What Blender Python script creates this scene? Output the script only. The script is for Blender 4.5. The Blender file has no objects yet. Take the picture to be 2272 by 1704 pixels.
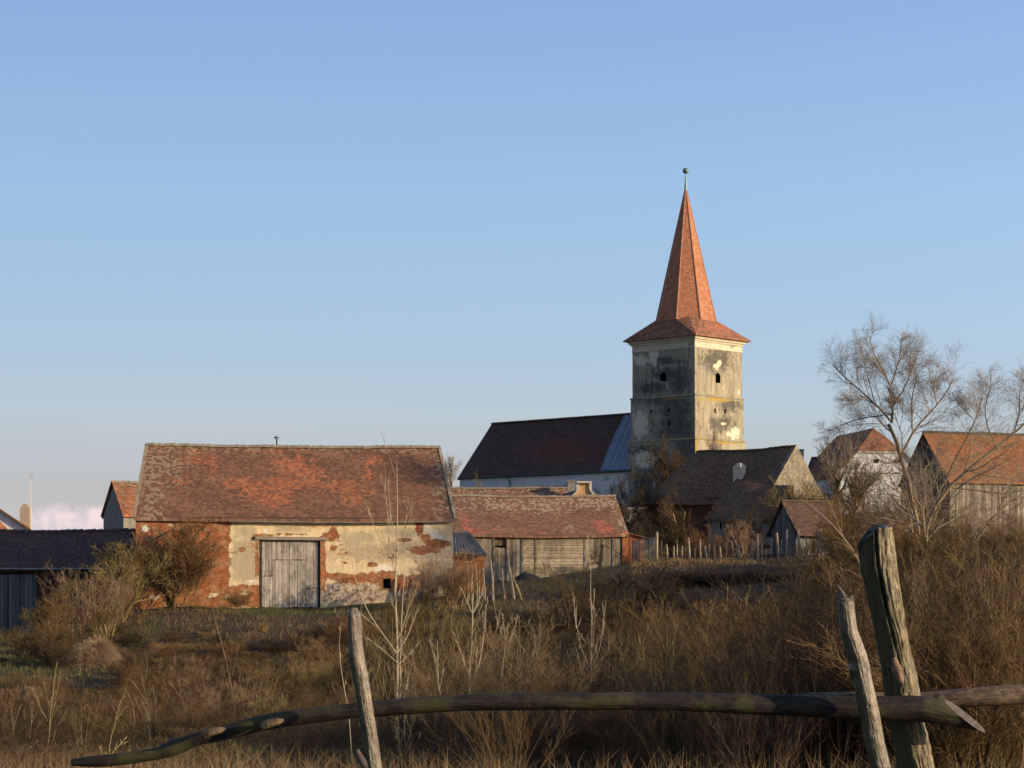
import bpy, math, random
import numpy as np
from mathutils import Vector

# ------------------------------------------------------------------ camera, world, sun, exposure
scene = bpy.context.scene
COL = scene.collection
F, CX, HZ = 4700.0, 1136.0, 1280.0            # focal length and horizon in photo pixels
cam_d = bpy.data.cameras.new('camera'); cam = bpy.data.objects.new('camera', cam_d); COL.objects.link(cam)
cam.location = (0, 0, 0); cam.rotation_euler = (math.radians(90), 0, 0)
cam_d.sensor_width = 36; cam_d.lens = 36 * F / 2272
cam_d.shift_y = (HZ - 852) / 2272
cam_d.clip_start = 0.1; cam_d.clip_end = 8000
scene.camera = cam

SUN_AZ, SUN_EL = 112.0, 13.0                   # azimuth from +Y towards +X
saz, sel = math.radians(SUN_AZ), math.radians(SUN_EL)
TO_SUN = Vector((math.sin(saz) * math.cos(sel), math.cos(saz) * math.cos(sel), math.sin(sel)))
sd = bpy.data.lights.new('sun', 'SUN'); sun = bpy.data.objects.new('sun', sd); COL.objects.link(sun)
sun.rotation_euler = TO_SUN.to_track_quat('Z', 'Y').to_euler()
sd.energy = 5.0; sd.angle = math.radians(0.5); sd.color = (1.0, 0.78, 0.50)

world = bpy.data.worlds.new('World'); scene.world = world; world.use_nodes = True
def setup_world():
    nt = world.node_tree; nt.nodes.clear(); L = nt.links.new
    out = nt.nodes.new('ShaderNodeOutputWorld'); bg = nt.nodes.new('ShaderNodeBackground')
    sky = nt.nodes.new('ShaderNodeTexSky'); sky.sky_type = 'NISHITA'; sky.sun_disc = False
    sky.sun_elevation = sel; sky.sun_rotation = saz
    sky.altitude = 300; sky.air_density = 1.0; sky.dust_density = 0.6; sky.ozone_density = 1.6
    bg.inputs['Strength'].default_value = 0.15
    # a low bank of rose cumulus near the horizon, part of the sky itself
    tc = nt.nodes.new('ShaderNodeTexCoord'); sp = nt.nodes.new('ShaderNodeSeparateXYZ')
    L(tc.outputs['Generated'], sp.inputs[0])
    def m(op, a, b=None, c=None, clamp=False):
        n = nt.nodes.new('ShaderNodeMath'); n.operation = op; n.use_clamp = clamp
        for i, v in enumerate((a, b, c)):
            if v is None: continue
            if isinstance(v, (int, float)): n.inputs[i].default_value = v
            else: L(v, n.inputs[i])
        return n.outputs[0]
    def smooth(v, a, b):
        n = nt.nodes.new('ShaderNodeMapRange'); n.interpolation_type = 'SMOOTHSTEP'
        L(v, n.inputs[0]); n.inputs[1].default_value = a; n.inputs[2].default_value = b
        return n.outputs[0]
    X, Z = sp.outputs[0], sp.outputs[2]
    nz = nt.nodes.new('ShaderNodeTexNoise'); nz.inputs['Scale'].default_value = 55; nz.inputs['Detail'].default_value = 7
    nz.inputs['Roughness'].default_value = 0.6
    L(tc.outputs['Generated'], nz.inputs['Vector'])
    # bank: top edge height follows noise; denser towards x=-0.19
    hump = m('SUBTRACT', 0.0345, m('MULTIPLY', m('ABSOLUTE', m('ADD', X, 0.197)), 0.23))
    top = m('ADD', hump, m('MULTIPLY', m('SUBTRACT', nz.outputs[0], 0.5), 0.027))
    bank = m('MULTIPLY', smooth(m('SUBTRACT', top, Z), -0.0012, 0.0042), smooth(X, -0.03, -0.14))
    shade = nt.nodes.new('ShaderNodeTexNoise'); shade.inputs['Scale'].default_value = 120; shade.inputs['Detail'].default_value = 5
    L(tc.outputs['Generated'], shade.inputs['Vector'])
    veil_n = nt.nodes.new('ShaderNodeTexNoise'); veil_n.inputs['Scale'].default_value = 3.0; veil_n.inputs['Detail'].default_value = 3
    mp = nt.nodes.new('ShaderNodeMapping'); mp.inputs['Scale'].default_value = (1, 1, 7)
    L(tc.outputs['Generated'], mp.inputs[0]); L(mp.outputs[0], veil_n.inputs['Vector'])
    veil = m('MULTIPLY', m('MULTIPLY', smooth(Z, 0.11, 0.01), smooth(X, 0.16, -0.20)), smooth(veil_n.outputs[0], 0.1, 0.75))
    rp = nt.nodes.new('ShaderNodeValToRGB'); L(m('DIVIDE', Z, 0.3, clamp=True), rp.inputs[0]); e = rp.color_ramp.elements
    stops = [(.0, (.47, .43, .60)), (.14, (.51, .475, .65)), (.25, (.62, .585, .73)), (.60, (.77, .77, .88)), (.92, (.84, .815, .97))]
    while len(e) < len(stops): e.new(.5)
    for el, (p_, c_) in zip(e, stops): el.position = p_; el.color = (*c_, 1)
    gain = m('MULTIPLY', m('ADD', 1.02, m('MULTIPLY', m('MINIMUM', m('MAXIMUM', X, -.4), .4), .62)), 1.15)
    g1 = nt.nodes.new('ShaderNodeVectorMath'); g1.operation = 'MULTIPLY'; L(sky.outputs[0], g1.inputs[0]); L(rp.outputs[0], g1.inputs[1])
    g2 = nt.nodes.new('ShaderNodeVectorMath'); g2.operation = 'SCALE'; L(g1.outputs[0], g2.inputs[0]); L(gain, g2.inputs['Scale'])
    mix1 = nt.nodes.new('ShaderNodeMix'); mix1.data_type = 'RGBA'
    L(m('MULTIPLY', veil, 0.55), mix1.inputs[0]); L(g2.outputs[0], mix1.inputs[6]); mix1.inputs[7].default_value = (3.5, 3.4, 3.75, 1)
    mixc = nt.nodes.new('ShaderNodeMix'); mixc.data_type = 'RGBA'
    L(smooth(shade.outputs[0], .38, .62), mixc.inputs[0]); mixc.inputs[6].default_value = (5.3, 4.25, 4.25, 1); mixc.inputs[7].default_value = (3.9, 3.4, 3.75, 1)
    mix2 = nt.nodes.new('ShaderNodeMix'); mix2.data_type = 'RGBA'
    L(m('MULTIPLY', bank, 0.75), mix2.inputs[0]); L(mix1.outputs[2], mix2.inputs[6]); L(mixc.outputs[2], mix2.inputs[7])
    L(mix2.outputs[2], bg.inputs['Color']); L(bg.outputs[0], out.inputs[0])
setup_world()
vs = scene.view_settings
scene.display_settings.display_device = 'sRGB'
vs.view_transform = 'Standard'; vs.look = 'None'; vs.exposure = 0.34; vs.gamma = 1.0; vs.use_curve_mapping = False
scene.cycles.max_bounces = 5; scene.cycles.diffuse_bounces = 3; scene.cycles.glossy_bounces = 2
scene.cycles.transparent_max_bounces = 4

# ------------------------------------------------------------------ basic helpers
def P(px, py, D):
    return np.array([(px - CX) / F * D, D, (HZ - py) / F * D])
def zat(py, D): return (HZ - py) / F * D
def proj(V):
    V = np.asarray(V); D = np.maximum(V[:, 1], 0.1)
    return CX + F * V[:, 0] / D, HZ - F * V[:, 2] / D
def wob(x, y, seed=0.0, s=1.0):
    x = np.asarray(x) * s; y = np.asarray(y) * s
    return (np.sin(x * 1.3 + seed) + np.sin(y * 1.7 + seed * 2.1 + 0.6 * np.sin(x * .7 + seed)) +
            0.5 * np.sin(x * 3.1 + y * 2.3 + seed * 1.7) + 0.5 * np.sin(y * 4.3 - x * 1.9 + seed * .3)) / 3.0
def norm(v): v = np.asarray(v, float); return v / np.linalg.norm(v)

def tag(o, label=None, cat=None, group=None, kind=None):
    if label: o['label'] = label
    if cat: o['category'] = cat
    if group: o['group'] = group
    if kind: o['kind'] = kind
    return o
def empty(name, loc, label, cat, group=None):
    o = bpy.data.objects.new(name, None); COL.objects.link(o)
    o.location = tuple(float(c) for c in loc); o.empty_display_size = 0.3
    return tag(o, label, cat, group)

M = {}
def _axis(V):
    zs = np.linspace(V[:, 2].min(), V[:, 2].max(), 24); return zs, np.array([V[np.argsort(np.abs(V[:, 2] - z))[:60], 0].mean() for z in zs])
class G:
    """Collects vertices, faces and per-vertex uv; build() links ONE mesh object (vertices are in world space)."""
    def __init__(s): s.v = []; s.f = {}; s.uv = []; s.n = 0
    def add(s, V, faces, uv=None):
        V = np.asarray(V, float).reshape(-1, 3)
        s.v.append(V)
        s.uv.append(np.asarray(uv, float) if uv is not None else V[:, [0, 2]].copy())
        if isinstance(faces, np.ndarray): s.f.setdefault(faces.shape[1], []).append(faces + s.n)
        else:
            for f in faces: s.f.setdefault(len(f), []).append(np.array([f]) + s.n)
        s.n += len(V)
    def box(s, a, b, R=None, o=(0, 0, 0)):
        x0, y0, z0 = a; x1, y1, z1 = b
        V = np.array([[x0, y0, z0], [x1, y0, z0], [x1, y1, z0], [x0, y1, z0], [x0, y0, z1], [x1, y0, z1], [x1, y1, z1], [x0, y1, z1]], float)
        W = V @ np.array(R) if R is not None else V
        s.add(W + np.array(o), [(0, 3, 2, 1), (4, 5, 6, 7), (0, 1, 5, 4), (1, 2, 6, 5), (2, 3, 7, 6), (3, 0, 4, 7)],
              np.stack([V[:, 0] + V[:, 1], V[:, 2]], 1))
    def build(s, name, mat, parent=None, attrs=None, smooth=False):
        V = np.concatenate(s.v); UV = np.concatenate(s.uv)
        W = V.copy()
        org = np.array(parent_world(parent)) if parent is not None else V.mean(0) * 0
        me = bpy.data.meshes.new(name)
        me.vertices.add(len(V)); me.vertices.foreach_set('co', (W - org).astype(np.float32).ravel())
        loops, starts, tot = [], [], 0
        for k, lst in s.f.items():
            A = np.concatenate(lst); loops.append(A.ravel()); starts.append(tot + np.arange(len(A)) * k); tot += A.size
        loops = np.concatenate(loops); starts = np.concatenate(starts)
        me.loops.add(tot); me.loops.foreach_set('vertex_index', loops.astype(np.int32))
        me.polygons.add(len(starts)); me.polygons.foreach_set('loop_start', starts.astype(np.int32))
        me.update(calc_edges=True)
        u = me.uv_layers.new(name='UVMap'); u.data.foreach_set('uv', UV[loops].astype(np.float32).ravel())
        if not attrs and mat is M.get('brick_wall'): attrs = {'brick': lambda a, b, c: np.full(len(a), .66)}
        if not attrs and mat is M.get('red_wall'): attrs = {'brick': lambda a, b, c: np.full(len(a), .5)}
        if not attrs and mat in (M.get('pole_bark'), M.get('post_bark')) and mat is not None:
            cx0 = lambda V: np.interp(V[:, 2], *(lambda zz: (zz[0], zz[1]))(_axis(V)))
            attrs = {'moss_shade': lambda a, b, V: np.clip(.5 - (V[:, 0] - cx0(V)) / .08, 0, 1)}  # left side of the posts: shade put into the bark colour, moss-tinted
        if attrs:
            px, py = proj(V)
            for an, fn in attrs.items():
                a = me.attributes.new(an, 'FLOAT', 'POINT')
                a.data.foreach_set('value', fn(px, py, V).astype(np.float32))
        me.validate()
        me.polygons.foreach_set('use_smooth', np.full(len(me.polygons), bool(smooth)))
        me.materials.append(mat)
        o = bpy.data.objects.new(name, me); COL.objects.link(o)
        if parent is not None: o.parent = parent
        return o
def parent_world(o):
    v = Vector((0, 0, 0))
    while o is not None: v = v + o.location; o = o.parent
    return v

def blobs(lst):
    """lst of (cx, cy, rx, ry[, 'r']) in photo pixels: where a stain lies on the surface; 0.5 on its edge."""
    def fn(px, py, V):
        o = np.zeros(len(px))
        for b in lst:
            dx, dy = np.abs(px - b[0]) / b[2], np.abs(py - b[1]) / b[3]
            d = np.maximum(dx, dy) if len(b) > 4 else np.hypot(dx, dy)
            o = np.maximum(o, np.clip(1.0 - .5 * d, 0, 1) if len(b) <= 4 else np.clip(.5 + np.minimum(np.minimum(b[2] * (1 - dx), b[3] * (1 - dy)) / 34.0, .5), 0, 1))
        return o
    return fn

def grid_faces(nu, nv, keep=None):
    i, j = np.meshgrid(np.arange(nu), np.arange(nv))
    a = (j * (nu + 1) + i)
    q = np.stack([a, a + 1, a + nu + 2, a + nu + 1], -1).reshape(-1, 4)
    if keep is not None: q = q[keep.ravel()]
    return q

def slab(g, A, B, C, D, thick=.14, step=.5, sag=.04, seed=0, closed=True):
    """tiled roof slope: A,B eave corners, C,D ridge corners (B under C)."""
    A, B, C, D = map(np.asarray, (A, B, C, D))
    nu = max(2, int(np.linalg.norm(B - A) / step)); nv = max(2, int(np.linalg.norm(D - A) / step))
    s, t = np.meshgrid(np.linspace(0, 1, nu + 1), np.linspace(0, 1, nv + 1))
    s = s.ravel()[:, None]; t = t.ravel()[:, None]
    V = (A * (1 - s) + B * s) * (1 - t) + (D * (1 - s) + C * s) * t
    eu = norm(B - A); w = (D + C) / 2 - (A + B) / 2; n = norm(np.cross(eu, w)); ev = norm(np.cross(n, eu))
    uu = (V - A) @ eu; vv = (V - A) @ ev
    amp = sag * wob(uu, vv * .6, seed, .55)
    T = V + n * amp[:, None] * (1 if n[2] > 0 else -1)
    T[:, 2] -= sag * 1.6 * np.sin(np.pi * s[:, 0]) ** 2 * (0.4 + 0.6 * (wob(uu, 0, seed + 3, .15) > -2))
    Bt = T - np.array([0, 0, thick])
    uv = np.stack([uu, vv], 1)
    q = grid_faces(nu, nv); N = len(T)
    g.add(np.concatenate([T, Bt]), q, np.concatenate([uv, uv]))
    base = g.n - 2 * N
    g.f[4].append(q[:, ::-1] + base + N)
    idx = np.arange(N).reshape(nv + 1, nu + 1)
    ring = np.concatenate([idx[0, :], idx[1:, -1], idx[-1, -2::-1], idx[-2::-1, 0]])
    for a, b in zip(ring[:-1], ring[1:]):
        g.f[4].append(np.array([[a, a + N, b + N, b]]) + base)
    return T.reshape(nv + 1, nu + 1, 3)

def in_hole(s, z, h):
    s0, s1, z0, z1 = h[:4]
    m = (s > s0) & (s < s1) & (z > z0) & (z < z1)
    if len(h) > 4 and h[4]:
        r = (s1 - s0) / 2; c = (s0 + s1) / 2; zc = z1 - r
        m &= (z < zc) | ((s - c) ** 2 + (z - zc) ** 2 < r * r)
    return m
def wall(g, O, u, L, zb, zt, holes=(), step=.25, rough=0.0, seed=0, lean=(0, 0)):
    """vertical wall from O along u; holes (s0,s1,z0,z1,arch) with z absolute."""
    es = [np.arange(0, L, step), [L]] + [[h[0], h[1]] for h in holes]
    ez = [np.arange(zb, zt, step), [zt]] + [[h[2], h[3]] for h in holes]
    for h in holes:
        if len(h) > 4 and h[4]:
            es.append(np.linspace(h[0], h[1], 13)); ez.append(np.linspace(h[2], h[3], 15))
    us = np.unique(np.round(np.concatenate(es), 4)); zs = np.unique(np.round(np.concatenate(ez), 4))
    S, Z = np.meshgrid(us, zs)
    V = np.zeros(S.shape + (3,)); V[..., 0] = O[0] + u[0] * S; V[..., 1] = O[1] + u[1] * S; V[..., 2] = Z
    nrm = np.array([u[1], -u[0], 0])
    if rough: V += nrm * (rough * wob(S, Z, seed, 1.2))[..., None]
    cs = (us[1:] + us[:-1]) / 2; cz = (zs[1:] + zs[:-1]) / 2
    CS, CZ = np.meshgrid(cs, cz); keep = np.ones(CS.shape, bool)
    for h in holes: keep &= ~in_hole(CS, CZ, h)
    g.add(V.reshape(-1, 3), grid_faces(len(us) - 1, len(zs) - 1, keep), np.stack([S.ravel(), Z.ravel()], 1))
def sleeve(g, O, u, h, depth=.4, back=True, fr=0.0):
    """reveal of an opening going inwards, closed by a dark back."""
    s0, s1, z0, z1 = h[:4]
    if len(h) > 4 and h[4]:
        r = (s1 - s0) / 2; c = (s0 + s1) / 2; zc = z1 - r
        pts = [(s0, z0), (s1, z0)] + [(c + r * math.cos(a), zc + r * math.sin(a)) for a in np.linspace(0, math.pi, 9)]
    else: pts = [(s0, z0), (s1, z0), (s1, z1), (s0, z1)]
    inn = np.array([-u[1], u[0], 0]); n = len(pts)
    A = np.array([[O[0] + u[0] * s, O[1] + u[1] * s, z] for s, z in pts]) - inn * fr
    B = A + inn * (depth + fr)
    g.add(np.concatenate([A, B]), [(i, (i + 1) % n, n + (i + 1) % n, n + i) for i in range(n)] + ([tuple(range(n, 2 * n))] if back else []))

def tubes(Pt, R, k=3, phase=None):
    """vectorised tubes: Pt (M,n,3), R (M,n)"""
    M, n, _ = Pt.shape
    T = np.empty_like(Pt); T[:, 1:-1] = Pt[:, 2:] - Pt[:, :-2]; T[:, 0] = Pt[:, 1] - Pt[:, 0]; T[:, -1] = Pt[:, -1] - Pt[:, -2]
    T /= np.linalg.norm(T, axis=2, keepdims=True) + 1e-9
    main = Pt[:, -1] - Pt[:, 0]
    ref = np.where((np.abs(main[:, 2]) < 0.9 * np.linalg.norm(main, axis=1))[:, None], [0, 0, 1.0], [1.0, 0.2, 0])[:, None, :]
    A = np.cross(T, ref); A /= np.linalg.norm(A, axis=2, keepdims=True) + 1e-9
    B = np.cross(T, A)
    th = np.arange(k) * 2 * np.pi / k
    V = Pt[:, :, None, :] + R[:, :, None, None] * (np.cos(th)[None, None, :, None] * A[:, :, None, :] + np.sin(th)[None, None, :, None] * B[:, :, None, :])
    m, i, j = np.meshgrid(np.arange(M), np.arange(n - 1), np.arange(k), indexing='ij')
    a = m * n * k + i * k + j; b = m * n * k + i * k + (j + 1) % k
    Fq = np.stack([a, b, b + k, a + k], -1).reshape(-1, 4)
    V = V.reshape(-1, 3)
    uv = np.stack([np.tile(np.repeat(np.arange(n) * .5, k), M), np.tile(np.arange(k) / k, M * n)], 1)
    return V, Fq, uv

def grow(rng, Pt, R, per, tr=(.3, 1), ang=(25, 50), ln=(.3, .5), rr=.5, n=4, w=.15, up=.1, tip=.35, rmin=.0):
    M, N, _ = Pt.shape
    idx = np.repeat(np.arange(M), per); K = len(idx)
    t = rng.uniform(tr[0], tr[1], K) * (N - 1.001); i0 = t.astype(int); f = (t - i0)[:, None]
    S = Pt[idx, i0] * (1 - f) + Pt[idx, i0 + 1] * f
    T = Pt[idx, i0 + 1] - Pt[idx, i0]; T /= np.linalg.norm(T, axis=1, keepdims=True) + 1e-9
    r0 = (R[idx, i0] * (1 - f[:, 0]) + R[idx, i0 + 1] * f[:, 0]) * rr
    r0 = np.maximum(r0, rmin)
    pl = np.linalg.norm(np.diff(Pt, axis=1), axis=2).sum(1)[idx]
    L = pl * rng.uniform(ln[0], ln[1], K) * (1.15 - .5 * t / (N - 1))
    a = np.radians(rng.uniform(ang[0], ang[1], K))[:, None]
    q = rng.normal(size=(K, 3)); q -= (q * T).sum(1, keepdims=True) * T; q /= np.linalg.norm(q, axis=1, keepdims=True) + 1e-9
    d = np.cos(a) * T + np.sin(a) * q; d[:, 2] += up
    pts = np.empty((K, n, 3)); pts[:, 0] = S
    for k in range(1, n):
        d = d + w * rng.normal(size=(K, 3)); d[:, 2] += up * .6
        d /= np.linalg.norm(d, axis=1, keepdims=True) + 1e-9
        pts[:, k] = pts[:, k - 1] + d * (L / (n - 1))[:, None]
    rad = r0[:, None] * np.linspace(1, tip, n)[None, :]
    return pts, np.maximum(rad, rmin * .6)

def resample(pts, n):
    pts = np.asarray(pts, float); d = np.r_[0, np.cumsum(np.linalg.norm(np.diff(pts, axis=0), axis=1))]
    t = np.linspace(0, d[-1], n)
    # Catmull-like smoothing through cubic interpolation of each coordinate
    out = np.stack([np.interp(t, d, pts[:, k]) for k in range(pts.shape[1])], 1)
    for _ in range(2): out[1:-1] = (out[:-2] + 2 * out[1:-1] + out[2:]) / 4
    return out

# ------------------------------------------------------------------ materials
class Sh:
    def __init__(s, name):
        s.m = bpy.data.materials.new(name); s.m.use_nodes = True; s.nt = s.m.node_tree
        s.b = s.nt.nodes['Principled BSDF']; s.L = s.nt.links.new
        s.tc = s.nt.nodes.new('ShaderNodeTexCoord')
        s.uv = s.tc.outputs['UV']; s.obj = s.tc.outputs['Object']
    def _set(s, sock, v):
        if isinstance(v, (int, float)): sock.default_value = v
        elif isinstance(v, (tuple, list)): sock.default_value = (*v, 1) if len(v) == 3 and sock.type == 'RGBA' else v
        else: s.L(v, sock)
    def math(s, op, a, b=None, c=None, clamp=False):
        n = s.nt.nodes.new('ShaderNodeMath'); n.operation = op; n.use_clamp = clamp
        for i, v in enumerate((a, b, c)):
            if v is not None: s._set(n.inputs[i], v)
        return n.outputs[0]
    def noise(s, vec, scale, det=4, rough=.55, sc=None):
        if sc:
            mp = s.nt.nodes.new('ShaderNodeMapping'); mp.inputs['Scale'].default_value = sc; s.L(vec, mp.inputs[0]); vec = mp.outputs[0]
        n = s.nt.nodes.new('ShaderNodeTexNoise'); n.inputs['Scale'].default_value = scale
        n.inputs['Detail'].default_value = det; n.inputs['Roughness'].default_value = rough; s.L(vec, n.inputs['Vector'])
        return n.outputs[0]
    def vor(s, vec, scale, sc=None, out='Distance', feat='F1'):
        if sc:
            mp = s.nt.nodes.new('ShaderNodeMapping'); mp.inputs['Scale'].default_value = sc; s.L(vec, mp.inputs[0]); vec = mp.outputs[0]
        n = s.nt.nodes.new('ShaderNodeTexVoronoi'); n.feature = feat; n.inputs['Scale'].default_value = scale; s.L(vec, n.inputs['Vector'])
        return n.outputs[out]
    def mix(s, f, a, b):
        n = s.nt.nodes.new('ShaderNodeMix'); n.data_type = 'RGBA'
        s._set(n.inputs[0], f); s._set(n.inputs[6], a); s._set(n.inputs[7], b); return n.outputs[2]
    def mul(s, a, b, f=1.0):
        n = s.nt.nodes.new('ShaderNodeMix'); n.data_type = 'RGBA'; n.blend_type = 'MULTIPLY'
        s._set(n.inputs[0], f); s._set(n.inputs[6], a); s._set(n.inputs[7], b); return n.outputs[2]
    def ramp(s, f, stops):
        n = s.nt.nodes.new('ShaderNodeValToRGB'); s._set(n.inputs[0], f); e = n.color_ramp.elements
        while len(e) < len(stops): e.new(0.5)
        for el, (p, c) in zip(e, stops): el.position = p; el.color = (*c, 1) if not isinstance(c, (int, float)) else (c, c, c, 1)
        return n.outputs[0]
    def step(s, v, a, b):
        n = s.nt.nodes.new('ShaderNodeMapRange'); n.interpolation_type = 'SMOOTHSTEP'; s._set(n.inputs[0], v)
        n.inputs[1].default_value = a; n.inputs[2].default_value = b; return n.outputs[0]
    def attr(s, name):
        n = s.nt.nodes.new('ShaderNodeAttribute'); n.attribute_name = name; return n.outputs['Fac']
    def sep(s, v):
        n = s.nt.nodes.new('ShaderNodeSeparateXYZ'); s.L(v, n.inputs[0]); return n.outputs
    def cell(s, u, v):
        c = s.nt.nodes.new('ShaderNodeCombineXYZ'); s._set(c.inputs[0], u); s._set(c.inputs[1], v)
        n = s.nt.nodes.new('ShaderNodeTexWhiteNoise'); n.noise_dimensions = '2D'; s.L(c.outputs[0], n.inputs[0]); return n.outputs[0]
    def rnd(s):
        n = s.nt.nodes.new('ShaderNodeObjectInfo'); return n.outputs['Random']
    def out(s, col, rough=.9, h=None, dist=.02, spec=.2, metal=0.0, strength=1.0):
        s._set(s.b.inputs['Base Color'], col); s._set(s.b.inputs['Roughness'], rough)
        s.b.inputs['Specular IOR Level'].default_value = spec; s.b.inputs['Metallic'].default_value = metal
        if h is not None:
            n = s.nt.nodes.new('ShaderNodeBump'); n.inputs['Distance'].default_value = dist; n.inputs['Strength'].default_value = strength
            s.L(h, n.inputs['Height']); s.L(n.outputs[0], s.b.inputs['Normal'])
        return s.m

def tile_mat(name, dark, mid, light, fresh, lich=(.34, .31, .18), tw=.17, th=.15, lichen=.25, bias=0.0):
    s = Sh(name); u, v, _ = s.sep(s.uv)
    wv = s.noise(s.uv, 1.1, 3)
    v2 = s.math('ADD', v, s.math('MULTIPLY', wv, .10))
    vr = s.math('DIVIDE', v2, th); row = s.math('FLOOR', vr)
    ur = s.math('ADD', s.math('DIVIDE', u, tw), s.math('MULTIPLY', s.math('MODULO', s.math('ABSOLUTE', row), 2.0), .5)); colm = s.math('FLOOR', ur)
    r = s.cell(colm, row)
    big = s.noise(s.uv, .45, 5, .6); med = s.noise(s.uv, 2.3, 4, .6)
    k = s.math('ADD', s.math('MULTIPLY', r, .34), s.math('ADD', s.math('MULTIPLY', big, .45), s.math('MULTIPLY', med, .36)))
    k = s.math('ADD', k, bias)
    base = s.ramp(k, [(.28, dark), (.55, mid), (.85, light)])
    r3 = s.cell(s.math('ADD', colm, 77.1), s.math('ADD', row, 51.3)); fine = s.noise(s.uv, 8, 4, .7)
    pf = s.math('ADD', s.math('ADD', s.attr('patch'), s.math('MULTIPLY', s.math('SUBTRACT', med, .5), 1.0)), s.math('ADD', s.math('MULTIPLY', s.math('SUBTRACT', r3, .5), .55), s.math('MULTIPLY', s.math('SUBTRACT', fine, .5), .9)))
    base = s.mix(s.math('MULTIPLY', s.step(pf, .42, .84), .80), base, s.ramp(r, [(0, tuple(c * .7 for c in fresh)), (.6, fresh), (1, tuple(min(1, c * 1.25) for c in fresh))]))
    r2 = s.cell(s.math('ADD', colm, 31.7), s.math('ADD', row, 7.3))
    lf = s.math('ADD', s.math('MULTIPLY', s.attr('lichen'), .38), s.math('ADD', s.math('MULTIPLY', r2, .62), s.math('MULTIPLY', fine, .5)))
    base = s.mix(s.math('MULTIPLY', s.step(lf, 1.08 - lichen * .75, 1.26 - lichen * .75), .5), base, lich)
    fr = s.math('FRACT', vr); fu = s.math('FRACT', ur)
    edge = s.math('MULTIPLY', s.step(fr, .0, .22), s.math('MULTIPLY', s.step(fu, 0, .1), s.step(fu, 1, .9)))
    base = s.mul(base, s.ramp(edge, [(0, .55), (1, 1.0)]))
    h = s.math('ADD', s.math('SUBTRACT', 1.0, fr), s.math('ADD', s.math('MULTIPLY', r, .9), s.math('MULTIPLY', edge, .5)))
    return s.out(base, .92, h, .012)

def brick_cols(s, scale=1.0, c1=(.40, .145, .055), c2=(.26, .08, .032), mortar=(.36, .27, .18)):
    n = s.nt.nodes.new('ShaderNodeTexBrick'); s.L(s.uv, n.inputs['Vector'])
    n.inputs['Scale'].default_value = scale; n.inputs['Brick Width'].default_value = .26; n.inputs['Row Height'].default_value = .078
    n.inputs['Mortar Size'].default_value = .007; n.inputs['Mortar Smooth'].default_value = .3
    n.inputs['Color1'].default_value = (*c1, 1); n.inputs['Color2'].default_value = (*c2, 1); n.inputs['Mortar'].default_value = (*mortar, 1)
    n.inputs['Bias'].default_value = -.1
    return n.outputs['Color'], n.outputs['Fac']

def plaster_mat(name, cream, grey, pale, stain=.5, moss=(.20, .15, .03), brick=((.41, .145, .055), (.26, .08, .03))):
    """old lime plaster broken away to brick where attribute 'brick' says so"""
    s = Sh(name)
    bc, bf = brick_cols(s, c1=brick[0], c2=brick[1])
    bc = s.mul(bc, s.ramp(s.noise(s.uv, 3.2, 5, .65), [(.3, (.55, .5, .45)), (.6, (1.1, 1.05, 1.0))]))
    bc = s.mix(s.math('MULTIPLY', s.step(s.noise(s.uv, 2.1, 8, .75), .46, .66), .55), bc, tuple(x * .62 for x in cream))
    n1 = s.noise(s.uv, .9, 6, .62); n2 = s.noise(s.uv, 4.0, 5, .6); n3 = s.noise(s.uv, 14, 4, .65)
    wv = s.noise(s.uv, 1.9, 8, .72)
    nn = s.math('ADD', s.math('MULTIPLY', s.math('SUBTRACT', n1, .5), .6), s.math('ADD', s.math('MULTIPLY', s.math('SUBTRACT', wv, .5), 1.7), s.math('MULTIPLY', s.math('SUBTRACT', n3, .5), .5)))
    def fld(a, k=1.0): return s.math('ADD', s.attr(a), s.math('MULTIPLY', nn, k))
    c = s.ramp(n2, [(.3, tuple(x * .84 for x in cream)), (.65, cream)])
    gm = s.step(fld('grey', .9), .36, .80)
    c = s.mix(gm, c, s.ramp(n3, [(.3, tuple(x * .72 for x in grey)), (.7, grey)]))
    streak = s.noise(s.uv, 1.0, 5, .6, sc=(2.5, .35, 1))
    c = s.mul(c, s.ramp(streak, [(.3, 1 - stain), (.62, 1.0)]))
    pits = s.step(s.noise(s.uv, 9, 5, .7), .60, .68)
    c = s.mix(s.math('MULTIPLY', pits, .5), c, tuple(x * .55 for x in grey))
    fl = s.math('ADD', s.math('MULTIPLY', s.attr('fleck'), .22), s.noise(s.uv, 5.5, 7, .75, sc=(.55, 1.3, 1)))
    c = s.mix(s.math('MULTIPLY', s.step(fl, .70, .75), .75), c, tuple(min(1, x * 1.0) for x in brick[0]))
    fl2 = s.math('ADD', s.math('MULTIPLY', s.attr('fleck'), .20), s.noise(s.obj, 6.5, 7, .75, sc=(.6, 1, 1.2)))
    c = s.mix(s.math('MULTIPLY', s.step(fl2, .68, .74), .65), c, tuple(x * .75 for x in grey))
    c = s.mix(s.step(fld('moss', .7), .45, .8), c, moss)
    c = s.mix(s.step(fld('pale', .9), .46, .56), c, pale)
    rub = s.step(fld('rubble', .6), .42, .55)
    st = s.vor(s.uv, 7, out='Distance'); st2 = s.ramp(st, [(.15, (.54, .44, .30)), (.55, (.45, .35, .23)), (.75, (.24, .14, .09))])
    c = s.mix(rub, c, st2)
    bm = s.step(fld('brick', .62), .47, .53)
    c = s.mix(bm, c, bc)
    h = s.math('ADD', s.math('MULTIPLY', s.math('SUBTRACT', 1, bm), 1.6), s.math('ADD', s.math('MULTIPLY', n2, .8), s.math('ADD', s.math('MULTIPLY', n3, .5), s.math('MULTIPLY', s.math('MULTIPLY', bm, bf), -.4))))
    return s.out(c, .95, h, .035)

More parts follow.
